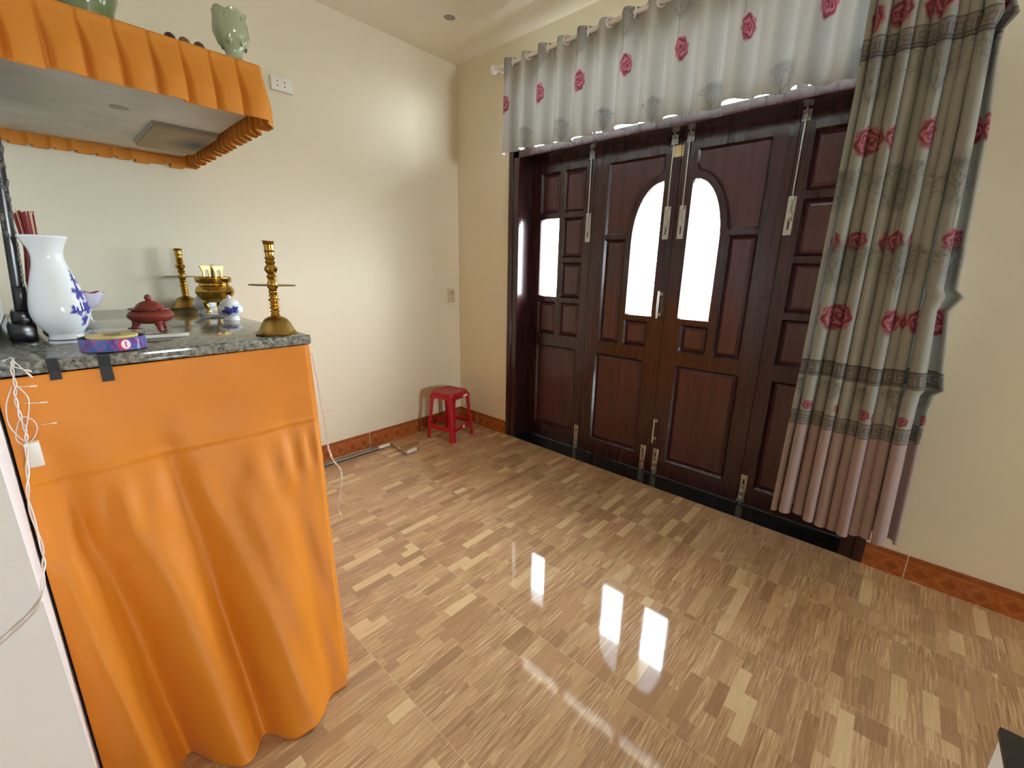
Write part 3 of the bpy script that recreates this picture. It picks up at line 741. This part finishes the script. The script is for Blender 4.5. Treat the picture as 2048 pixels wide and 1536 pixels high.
painted_lathe('body', [(.056, .0), (.060, .002), (.058, .012), (.054, .026), (.062, .036), (.080, .056), (.092, .082), (.092, .11), (.082, .15), (.067, .19), (.053, .225), (.049, .250), (.055, .272), (.068, .292), (.074, .300), (.073, .304), (.069, .301), (.052, .272), (.044, .25), (.044, .20)], 120, vase_paint, v)
def jar_paint(C, TH, ZZ):
    for dt, z, a, b in ((-.15, .045, .65, .016), (.3, .052, .35, .012), (-.5, .038, .3, .008)):
        C = blob(C, TH, ZZ, radians(-30)+dt, z, a, b, BLUE)
    return C
def jar(loc, label, rz=0):
    t = empty('lidded_jar', loc, rz, label, 'jar')
    painted_lathe('body', [(.029, 0), (.031, .002), (.027, .016), (.030, .022), (.044, .034), (.047, .048), (.042, .062), (.034, .070), (.033, .071), (.030, .068)], 72, jar_paint, t)
    MB().lathe([(.0, .069), (.036, .071), (.0365, .074), (.033, .080), (.022, .090), (.010, .095), (.009, .098), (.010, .102), (.0065, .099), (0, .100)], 32).build('lid', M_PORC, t)
    MB().sphere((0, 0, .102), .0065, 14, 8).build('knob', M_PORC, t.children[-1])
jar((.845, -2.030, ZA), 'small white lidded jar with a blue painted flower, in front of the burner', radians(20))
jar((.47, -2.040, ZA), 'small blue and white jar mostly hidden behind the incense burner', radians(200))

tp = empty('clay_censer', (1.045, -2.328, ZA+.001), radians(25), 'squat red clay censer with a domed lid and three little feet', 'censer'); tp.scale = (.76, .76, .93)
MB().lathe([(.0, .030), (.04, .031), (.070, .040), (.086, .054), (.087, .062), (.078, .074), (.066, .080), (.064, .082), (.078, .084), (.078, .087), (.062, .086), (.0, .080)], 48).build('pot', M_CLAY, tp)
for k_ in range(3):
    a = k_*2*pi/3-.2; c, s_ = cos(a), sin(a)
    MB().tube(spl([(c*.052, s_*.052, .046), (c*.062, s_*.062, .026), (c*.070, s_*.070, .010), (c*.071, s_*.071, .0045)]), .01, 10, [.016]*6+[.012]*6+[.010]*6+[.0075]).sphere((c*.071, s_*.071, .010), .010, 12, 8).build('foot', M_CLAY, tp)
lid = MB().lathe([(.0, .083), (.052, .084), (.054, .088), (.047, .100), (.030, .110), (.014, .114), (0, .116)], 36)
lid = lid.build('lid', M_CLAY, tp); MB().sphere((0, 0, .124), .0135, 16, 10).build('knob', M_CLAY, lid)
for s_ in (-1, 1): MB().bbox((s_*.070, -.012, .082), (s_*.090, .012, .089), .003).build('lug', M_CLAY, tp)

pen = empty('white_marker', (1.252, -2.325, ZA+.0068), radians(81), 'slim white plastic marker lying in front of the clay censer', 'marker')
MB().tube([(-.054, 0, 0), (.020, 0, 0)], .0062, 14).build('barrel', M_WHITE_PL, pen)
MB().tube([(.020, 0, 0), (.054, 0, 0), (.057, 0, 0)], .0066, 14, [.0068, .0068, .005]).build('cap', M_WHITE_PL, pen)

sp = empty('ribbon_spool', (1.400, -2.468, ZA+.0006), 0, 'clear round box of cream ribbon with a purple blue printed band', 'spool'); sp.scale = (.75, .75, 1)
R = .0935
MB().lathe([(0, .0005), (R-.001, .0005), (R, .002), (R, .0455), (R+.0012, .0465), (R+.0012, .050), (R-.002, .0515), (0, .0515)], 64).build('clear_case', M_CLEAR, sp)
MB().lathe([(.026, .034), (.072, .034), (.073, .036), (.073, .040), (.072, .041), (.026, .041), (.026, .034)], 48, close=False).lathe([(.022, .003), (.070, .003), (.070, .033), (.022, .033)], 48, close=False).build('ribbon', plain('cream_ribbon', lin((226, 208, 132)), .45, var=.08), sp)
MB().lathe([(.0, .0425), (.024, .0425), (.025, .044), (.0, .044)], 32).build('hub', M_GREY_PL, sp)
t = NT('printed_band'); o3 = t.sep(t.obj()); ang = t.math('ARCTAN2', o3[1], o3[0])
nn = t.noise(1.0, 1, t.comb(t.math('MULTIPLY', ang, 3.0), t.math('MULTIPLY', o3[2], 30), 0))
n2 = t.noise(1.0, 2, t.comb(t.math('MULTIPLY', ang, 16.0), t.math('MULTIPLY', o3[2], 110), 3))
c = t.ramp(nn, [(.42, lin((92, 68, 136))), (.5, lin((116, 92, 152))), (.56, lin((44, 98, 170)))])
c = t.mix(t.math('MULTIPLY', t.math('GREATER_THAN', n2, .58), .55), c, lin((190, 70, 130)))
AA = radians(15)
da = t.math('MULTIPLY', t.math('SUBTRACT', ang, AA), R); dz_ = t.math('SUBTRACT', o3[2], .0205)
el = t.math('LESS_THAN', t.math('ADD', t.math('POWER', t.math('DIVIDE', da, .014), 2), t.math('POWER', t.math('DIVIDE', dz_, .0125), 2)), 1)
el2 = t.math('LESS_THAN', t.math('ADD', t.math('POWER', t.math('DIVIDE', t.math('ADD', da, .005), .018), 2), t.math('POWER', t.math('DIVIDE', dz_, .015), 2)), 1)
c = t.mix(el2, c, lin((196, 40, 96))); c = t.mix(el, c, lin((236, 226, 232)))
one = t.math('MULTIPLY', t.math('LESS_THAN', t.math('ABSOLUTE', da), .002), t.math('LESS_THAN', t.math('ABSOLUTE', dz_), .008))
c = t.mix(one, c, lin((190, 60, 120))); t.set(Base_Color=c, Roughness=.18)
MB().lathe([(R+.0004, .004), (R+.0004, .0365)], 72, close=False).build('printed_band', t.m, sp, recalc=False)

ds = empty('petal_dish', (.87, -2.476, ZA+.0006), 0, 'footed dish with a wavy red and white petal rim, behind the big vase', 'dish'); ds.scale = (.82, .82, 1.17)
def pet(a, t_, r, z): return (r*(1+.07*cos(8*a)*t_), z+.011*cos(8*a)*max(0, t_-.3))
t2 = NT('petal_glaze'); o4 = t2.sep(t2.obj()); rr = t2.math('SQRT', t2.math('ADD', t2.math('POWER', o4[0], 2), t2.math('POWER', o4[1], 2)))
geo = t2.n('ShaderNodeNewGeometry'); inn = t2.math('GREATER_THAN', t2.sep(geo.outputs['Normal'])[2], 0.1)
t2.set(Base_Color=t2.mix(inn, lin((206, 200, 222)), lin((178, 66, 46))), Roughness=.2)
MB().lathe([(.012, .062), (.03, .068), (.05, .084), (.064, .108), (.066, .112), (.062, .110), (.046, .088), (.028, .072), (0, .068)], 96, mod=pet).build('bowl', t2.m, ds)
MB().lathe([(0, 0), (.03, 0), (.032, .004), (.018, .012), (.010, .03), (.010, .05), (.016, .064), (0, .066)], 32).build('stem', M_PORC, ds)
cp = empty('wine_cup', (.985, -2.475, ZA), 0, 'tiny white cup just peeking out behind the big vase', 'cup')
MB().lathe([(0, 0), (.012, 0), (.012, .006), (.020, .014), (.024, .030), (.0235, .032), (.018, .016), (0, .010)], 28).build('body', M_PORC, cp)
MB().sphere((.0, 0, .030), .007, 12, 8).lathe([(.023, .0325), (.016, .037), (0, .039)], 24).sphere((0, 0, .042), .006, 12, 8).build('lid', M_PORC, cp)

rv = empty('red_vase', (.86, -2.572, ZA+.0006), 0, 'tall dark red vase between the black frame and the white vase', 'vase')
MB().lathe([(0, 0), (.024, 0), (.024, .01), (.020, .03), (.026, .07), (.033, .13), (.033, .17), (.026, .22), (.020, .26), (.018, .285), (.024, .30), (.022, .30), (.016, .285), (.016, .2)], 40).build('body', M_REDGLAZE, rv)
NS = 34
for k_ in range(NS):
    a = k_*2.39996; r = .012*math.sqrt(k_/NS); sp_ = 2.1
    s0 = MB().tube([(r*cos(a), r*sin(a), .16), (r*cos(a)*sp_, r*sin(a)*sp_, .385+random.uniform(-.006, .006))], .0017, 5)
    o = s0.build('joss_stick', M_INCENSE if k_ % 6 else M_PAPER); o.location = rv.location
    tag(o, 'red joss stick in the tight bundle standing in the red vase', 'joss stick', 'joss sticks bundled in the red vase')

fm = empty('black_altar_frame', (.80, -2.648, ZA+.004), 0, 'black lacquered picture frame with carved gilt edge leaning at the left wall', 'picture frame')
fm.rotation_euler = (radians(-4.5), 0, 0)
f1 = MB().bbox((.22, .0, 0), (.262, .022, .66), .003).bbox((-.30, .0, 0), (-.262, .022, .66), .003).bbox((-.30, 0, .62), (.262, .022, .66), .003).bbox((-.30, 0, 0), (.262, .022, .045), .003)
f1.build('frame', M_LACQUER, fm)
MB().box((-.262, .004, .045), (.22, .008, .62)).build('picture', plain('pale_picture', lin((196, 204, 184)), .3, var=.3, scale=9), fm)
MB().bbox((.208, .0215, .045), (.222, .0255, .62), .001).build('inner_strip', M_PURPLE, fm)
cvx = MB()
for k_ in range(46):
    z = .30+.36*k_/45
    for q_ in range(3): cvx.sphere((.258+.008*sin(k_*1.9+q_*2), .014+.010*cos(k_*2.3+q_*2.1), z+.003*q_), .0045+.002*sin(k_*1.1+q_), 7, 5, (.9, .9, 1.3))
for k_ in range(12):
    z = .12+.16*k_/11; cvx.sphere((.255+.004*sin(k_*1.7), .024, z), .008, 8, 6, (1, .6, 1.2))
cvx.build('carving', M_CARVE, fm)
MB().bbox((.10, -.02, 0), (.296, .040, .052), .006).bbox((.14, -.01, .05), (.280, .034, .088), .006).bbox((.20, 0, .086), (.272, .030, .16), .006).build('foot', M_LACQUER, fm)

# ------------------------------------------------------------------ string lights
def clear_wire():
    t = NT('clear_wire'); t.set(Base_Color=lin((226, 214, 206)), Roughness=.25, Transmission_Weight=.05, Specular_IOR_Level=.6); return t.m
M_WIRE = clear_wire()
M_BULB = plain('frosted_bulb', lin((240, 232, 214)), .2, var=.02)
def lights_string(name, label, path, twigs, box=None, loops=()):
    t = empty(name, path[0], 0, label, 'string lights')
    pts = spl(path, 8); m = MB()
    for ph_ in (0, pi):
        q = []
        for i, p in enumerate(pts):
            a = i*.55+ph_; q.append(p+Vector((.25*sin(a), cos(a), 0))*.0022)
        m.tube(q, .0016, 6)
    for lp in loops: m.tube(spl(lp, 8), .0014, 5)
    wi = m.build('wire', M_WIRE); under(wi, t)
    for a, b in twigs:
        a, b = Vector(a), Vector(b); (MB().tube([a, a.lerp(b, .7)], .0011, 5).tube([a.lerp(b, .68), a.lerp(b, .95), b], .002, 8, [.0022, .0022, .0008]).build('bulb', M_BULB, wi))
    if box: under(MB().bbox(box[0], box[1], .003, 3).build('controller_box', M_WHITE_PL), t)
    return t
lights_string('string_lights', 'clear string light wire with a white controller box hanging at the left of the cloth',
    [(1.40, -2.66, 1.176), (1.47, -2.655, 1.180), (1.482, -2.660, 1.16), (1.49, -2.662, 1.123), (1.495, -2.667, 1.094), (1.50, -2.668, 1.05), (1.51, -2.666, 1.01), (1.52, -2.671, .98), (1.555, -2.680, .92), (1.60, -2.688, .868), (1.66, -2.685, .78), (1.70, -2.69, .74), (1.765, -2.705, .70), (1.77, -2.745, .665), (1.775, -2.80, .63)],
    [((1.482, -2.657, 1.165), (1.49, -2.630, 1.150)), ((1.49, -2.664, 1.118), (1.50, -2.628, 1.116)), ((1.50, -2.655, 1.078), (1.515, -2.618, 1.076)), ((1.43, -2.658, 1.18), (1.46, -2.672, 1.177)), ((1.475, -2.655, 1.178), (1.49, -2.632, 1.135)), ((1.50, -2.640, 1.02), (1.515, -2.612, 1.022))],
    ((1.50, -2.676, .922), (1.523, -2.650, .985)),
    [[(1.49, -2.668, 1.12), (1.50, -2.684, 1.08), (1.505, -2.688, 1.03), (1.51, -2.668, .985), (1.51, -2.648, 1.01), (1.505, -2.650, 1.035), (1.50, -2.668, 1.045), (1.505, -2.684, 1.0), (1.512, -2.676, .98)],
     [(1.49, -2.66, 1.12), (1.50, -2.648, 1.09), (1.505, -2.655, 1.05), (1.51, -2.67, 1.0)]])
lights_string('string_lights', 'clear string light wire dangling down the right corner of the altar cloth',
    [(1.45, -1.953, 1.10), (1.452, -1.950, 1.05), (1.450, -1.943, .985), (1.455, -1.942, .92), (1.462, -1.940, .86), (1.470, -1.938, .78), (1.478, -1.938, .72), (1.496, -1.930, .68), (1.53, -1.925, .66), (1.545, -1.93, .62), (1.540, -1.94, .56), (1.530, -1.95, .51)],
    [((1.455, -1.940, .875), (1.49, -1.925, .885)), ((1.530, -1.95, .51), (1.545, -1.945, .475)), ((1.475, -1.938, .74), (1.468, -1.925, .69))])

# ------------------------------------------------------------------ hanging shelf with pleated skirt
SX, SY, SZ0, SZ1 = 1.185, -1.925, 1.952, 2.070
sh = empty('wall_shelf', (0, -2.30, SZ0), 0, 'thick white altar shelf high on the wall above the altar', 'shelf')
t = NT('stained_white_board'); n = t.noise(3.0, 4, t.pos(), .6)
t.set(Base_Color=t.ramp(n, [(.35, lin((190, 186, 176))), (.6, lin((214, 208, 196)))]), Roughness=.6)
under(MB().bbox((.0, -2.698, SZ0), (SX, SY, SZ1), .003).build('board', t.m), sh)
t = NT('scorched_plywood'); n = t.noise(9.0, 4, t.pos(), .6); x, y, z = t.sep(t.pos())[:3]
d = t.math('SQRT', t.math('ADD', t.math('POWER', t.math('DIVIDE', t.math('SUBTRACT', x, .46), .20), 2), t.math('POWER', t.math('DIVIDE', t.math('SUBTRACT', y, -1.97), .11), 2)))
d = t.math('ADD', d, t.math('MULTIPLY', t.math('SUBTRACT', n, .5), .6))
c = t.mix(t.math('SUBTRACT', 1.0, d), t.mix(n, lin((150, 132, 104)), lin((182, 162, 128))), lin((60, 58, 60)))
t.set(Base_Color=c, Roughness=.7)
pn = MB().bbox((.235, -2.150, SZ0-.022), (.660, -1.885-.05, SZ0-.006), .002); under(pn.build('access_panel', t.m), sh)
under(MB().bbox((.228, -2.157, SZ0-.010), (.667, -1.93, SZ0), .001).build('panel_rim', M_GREY_PL), sh)
under(MB().lathe([(0, 0), (.028, 0), (.028, .0015), (0, .0015)], 28, (.755, -2.262, SZ0-.0016)).build('cover_disc', M_GREY_PL), sh)

# pleated skirt: runs along the front, the right end and the wall side
path = [Vector((SX+.002, -2.694)), Vector((SX+.002, SY+.002)), Vector((.030, SY+.002)), Vector((.030, -2.694))]
npl = []; tot = 0
Pts = []; ND = []
for i in range(3):
    a, b = path[i], path[i+1]; L = (b-a).length; d_ = (b-a)/L; nrm = Vector((d_.y, -d_.x))
    if i == 0: nrm = Vector((1, 0))
    if i == 1: nrm = Vector((0, 1))
    if i == 2: nrm = Vector((-1, 0))
    per = (.075, .062, .068)[i]; m_ = int(round(L/per)); per = L/m_; N = m_*28
    for k_ in range(N):
        s_ = k_/N*L; f_ = (s_/per) % 1; Pts.append((a+d_*s_, nrm, f_, d_, per, int(s_/per)))
nvz = 26; SKH = .168; SKT = SZ1+.004
Ps = np.zeros((nvz, len(Pts), 3))
for j in range(nvz):
    tz = j/(nvz-1); z = SKT-SKH*tz; op = min(1, max(0, (tz-.14)/.5))
    for i, (p, nrm, f_, d_, per, idx) in enumerate(Pts):
        rs = math.sin(idx*12.9898)*43758.5453; rs -= math.floor(rs)
        # each pleat: a flat outward face that folds sharply back under its neighbour
        wd = .05+.20*op*(.75+.5*rs)                    # the slit between two pleats opens towards the hem
        e = min(max((f_-wd)/.05, 0), 1)*min(max((1-f_)/.035, 0), 1)
        inner = .002+.004*op
        dep = inner+(.005+.032*op*(.75+.5*rs)*(.75+.25*sin(pi*min(max((f_-wd)/(1-wd), 0), 1))))*e
        if nrm.x < 0: dep *= .35
        q = p+nrm*(dep+.001)+d_*(-.010*op*(1-e))
        Ps[j, i] = (q.x, q.y, z-.010*op*tz*(.5-rs)-.008*tz*e*op)
sk = grid_mesh('shelf_skirt', Ps, None, M_ORANGE2); md = sk.modifiers.new('t', 'SOLIDIFY'); md.thickness = .001
tag(sk, 'pleated orange skirt tacked around the edge of the high altar shelf', 'skirt')

def lotus(a, t_, r, z):
    k_ = max(0, t_-.45)/.55; return (r*(1+.10*k_*abs(cos(3*a))-.02*k_), z+.020*k_*k_*(abs(cos(3*a))*2-1))
lv = empty('celadon_vase', (1.135, -1.981, SZ1+.0005), 0, 'small celadon lotus vase with a petal rim at the right end of the high shelf', 'vase')
MB().lathe([(0, 0), (.036, 0), (.037, .004), (.027, .016), (.024, .034), (.028, .048), (.046, .068), (.054, .092), (.052, .118), (.046, .140), (.050, .152), (.046, .150), (.042, .138), (.044, .10), (0, .06)], 72, mod=lotus).build('body', M_CELADON, lv)
for k_ in range(6):
    a = k_*pi/3+pi/6; m = MB()
    prof = []
    for i in range(9):
        tz = i/8
        for j in range(7):
            s_ = (j/6-.5)*2; wv = .34*sin(pi*min(1, tz*.9+.08))**.7; r = .0445+.009*sin(pi*tz*.8)-.005*s_*s_
            prof.append((r*cos(a+s_*wv), r*sin(a+s_*wv), .055+.085*tz-.004*s_*s_))
    m.add(prof, [(i*7+j, i*7+j+1, (i+1)*7+j+1, (i+1)*7+j) for i in range(8) for j in range(6)], True)
    o = m.build('petal', M_CELADON, lv); md = o.modifiers.new('t', 'SOLIDIFY'); md.thickness = .002
gv = empty('green_pot', (1.10, -2.345, SZ1+.0005), 0, 'larger green glazed pot at the top left on the high shelf', 'pot')
MB().lathe([(0, 0), (.058, 0), (.062, .006), (.060, .03), (.064, .05), (.076, .08), (.080, .11), (.070, .15), (.05, .17), (.055, .19), (.05, .19), (0, .15)], 48).build('body', plain('green_glaze', lin((118, 134, 92)), .15, var=.12, scale=14, coat=.5), gv)
gw = empty('white_bowl', (1.11, -2.492, SZ1+.0005), 0, 'white bowl cut by the top edge, left of the green pot', 'bowl')
MB().lathe([(0, 0), (.03, 0), (.03, .008), (.05, .03), (.062, .06), (.06, .062), (.045, .034), (0, .012)], 40).build('body', M_PORC, gw)
for (x, y, c_, lab) in ((1.0, -2.128, (62, 44, 34), 'dark brown little cup, leftmost of the three on the high shelf'), (1.0, -2.088, (120, 92, 56), 'tan little cup, middle one of three on the high shelf'), (1.0, -2.045, (98, 72, 54), 'brown little cup nearest the lotus vase on the high shelf')):
    k_ = empty('tea_cup', (x, y, SZ1+.0005), 0, lab, 'cup', 'three little cups on the high shelf')
    MB().lathe([(0, 0), (.010, 0), (.011, .006), (.016, .03), (.0195, .06), (.0195, .068), (.014, .082), (.006, .088), (0, .089)], 24).build('body', plain('cup_glaze', lin(c_), .3, var=.15), k_)

# ------------------------------------------------------------------ wall and ceiling fittings
ol = empty('wall_socket', (0, -1.378, 2.443), 0, 'white double socket high on the left wall beside the shelf', 'socket')
MB().bbox((.0, -.061, -.038), (.030, .061, .038), .004).build('housing', M_WHITE_PL, ol)
for a in (-.026, .014):
    for dz in (-.011, .011): MB().tube([(.0295, a, dz), (.0306, a, dz)], .0036, 10).build('hole', M_BLACK, ol)
sw = empty('wall_switch', (0, -.097, 1.172), 0, 'small cream switch plate on the left wall near the corner', 'switch')
MB().bbox((0, -.038, -.060), (.010, .038, .060), .003).build('plate', plain('aged_cream_plastic', lin((206, 190, 160)), .4, var=.05), sw)
MB().bbox((.009, -.012, .016), (.0125, .012, .040), .002).build('rocker', M_GREY_PL, sw)
for a in (-.008, .008): MB().tube([(.0098, a, -.026), (.0108, a, -.026)], .003, 8).build('hole', M_BLACK, sw)
dl = empty('downlight', (.492, -.473, H), 0, 'round white recessed downlight in the ceiling, switched off', 'ceiling light')
MB().lathe([(.036, -.0005), (.052, -.0005), (.052, -.004), (.046, -.007), (.038, -.005), (.036, -.0005)], 40, close=False).build('ring', M_WHITE_PL, dl)
MB().lathe([(0, -.003), (.037, -.003), (.037, -.0005), (0, -.0005)], 32).build('diffuser', plain('unlit_diffuser', lin((150, 146, 138)), .5, var=.03), dl)

# ------------------------------------------------------------------ red stool
stl = empty('plastic_stool', (.272, -.357, 0), radians(11), 'low red plastic stool standing in the corner by the doors', 'stool')
HS = .41
def sq(r, z, c=.25, n=5):
    pts = []
    for qx, qy, a0 in ((1, 1, 0), (-1, 1, 90), (-1, -1, 180), (1, -1, 270)):
        for k_ in range(n+1):
            a = radians(a0+90*k_/n); cr = r*c; pts.append((qx*(r-cr)+cr*cos(a), qy*(r-cr)+cr*sin(a), z))
    return pts
m = MB(); rings_ = [(.098, HS-.006), (.108, HS), (.113, HS-.004), (.116, HS-.014), (.120, HS-.045)]
R_ = [sq(r, z) for r, z in rings_]; n = len(R_[0]); vs_ = [p for q in R_ for p in q]
fs = [tuple(range(n))]+[(i*n+k_, i*n+(k_+1) % n, (i+1)*n+(k_+1) % n, (i+1)*n+k_) for i in range(len(R_)-1) for k_ in range(n)]
m.add(vs_, fs, True); o = m.build('seat', M_RED_PL, stl, recalc=True); md = o.modifiers.new('t', 'SOLIDIFY'); md.thickness = .003
MB().tube([(0, 0, HS-.0066), (0, 0, HS-.0052)], .013, 16).build('seat_hole', plain('dark_red_recess', lin((70, 6, 14)), .5), stl)
for sx in (-1, 1):
    for sy in (-1, 1):
        m = MB(); lv_ = []
        for z, r, w_ in ((HS-.040, .1195, .060), (HS-.08, .1235, .046), (HS-.20, .131, .041), (.10, .140, .038), (.03, .145, .037), (.0, .147, .042)):
            o_ = r; i_ = r-w_; th_ = .006
            lv_.append([(sx*o_, sy*(o_-.012), z), (sx*(o_-.012), sy*o_, z), (sx*i_, sy*o_, z), (sx*i_, sy*(o_-th_), z), (sx*(o_-th_), sy*(o_-th_), z), (sx*(o_-th_), sy*i_, z), (sx*o_, sy*i_, z)])
        nn_ = 7; vs_ = [p for q in lv_ for p in q]
        m.add(vs_, [(i*nn_+k_, i*nn_+(k_+1) % nn_, (i+1)*nn_+(k_+1) % nn_, (i+1)*nn_+k_) for i in range(len(lv_)-1) for k_ in range(nn_)]+[tuple(range(nn_)), tuple(range((len(lv_)-1)*nn_, len(lv_)*nn_))])
        m.build('leg', M_RED_PL, stl)
for k_ in range(4):
    mt = Matrix.Rotation(k_*pi/2, 4, 'Z')
    MB().bbox((-.122, .1425, .092), (.122, .1465, .128), .002, 1, mt).build('stretcher', M_RED_PL, stl)
    pts = [(-.118, HS-.03), (.118, HS-.03), (.118, HS-.105)]+[(.118-.022-.0*j, HS-.105+.0) for j in ()]+[(.098*cos(a), HS-.105+.050*min(1, sin(a)*1.6)) for a in [pi*j/16 for j in range(17)]]+[(-.118, HS-.105)]
    a_ = MB().prism(pts, [], .117, .1205); a_.v = [tuple(mt @ Vector(v_)) for v_ in a_.v]; a_.build('apron', M_RED_PL, stl)
lb = MB().bbox((.1212, .030, HS-.050), (.1222, .085, HS-.030), .0003, 1).build('sticker', M_WHITE_PL, stl)
MB().bbox((.1466, -.012, .100), (.1474, .012, .124), .0003, 1).build('sticker', M_WHITE_PL, stl)

# ------------------------------------------------------------------ awning crank on the floor
cr = empty('awning_crank', (.11, -1.2, 0), 0, 'long grey crank rod with two cream grips lying along the left wall', 'crank')
Z0 = .014
under(MB().tube([(.112, -1.95, Z0), (.110, -.955, Z0)], .0125, 12).build('rod', M_IRON), cr)
under(MB().tube([(.110, -.96, Z0), (.110, -.850, Z0), (.345, -.878, Z0), (.350, -.865, Z0), (.338, -.735, Z0)], .005, 10).build('bent_arm', M_IRON), cr)
for a, b in (((.110, -.962, .016), (.110, -.862, .016)), ((.348, -.862, .016), (.336, -.762, .016))):
    a, b = Vector(a), Vector(b)
    under(MB().tube([a, a.lerp(b, .03), a.lerp(b, .15), a.lerp(b, .5), a.lerp(b, .85), a.lerp(b, .97), b], .014, 14, [.010, .0145, .0125, .0145, .0125, .0145, .010]).build('grip', M_PIPEFOAM), cr)

# ------------------------------------------------------------------ low cabinet at the right edge
cb = empty('low_cabinet', (3.60, -1.62, 0), 0, 'corner of a low white cabinet with a black top at the right edge', 'cabinet')
MB().bbox((-.262, -.26, .0), (.26, .292, .428), .006).build('body', M_WHITE_PL, cb)
MB().bbox((-.266, -.265, .428), (.265, .297, .45), .004).build('top', M_BLACK, cb)
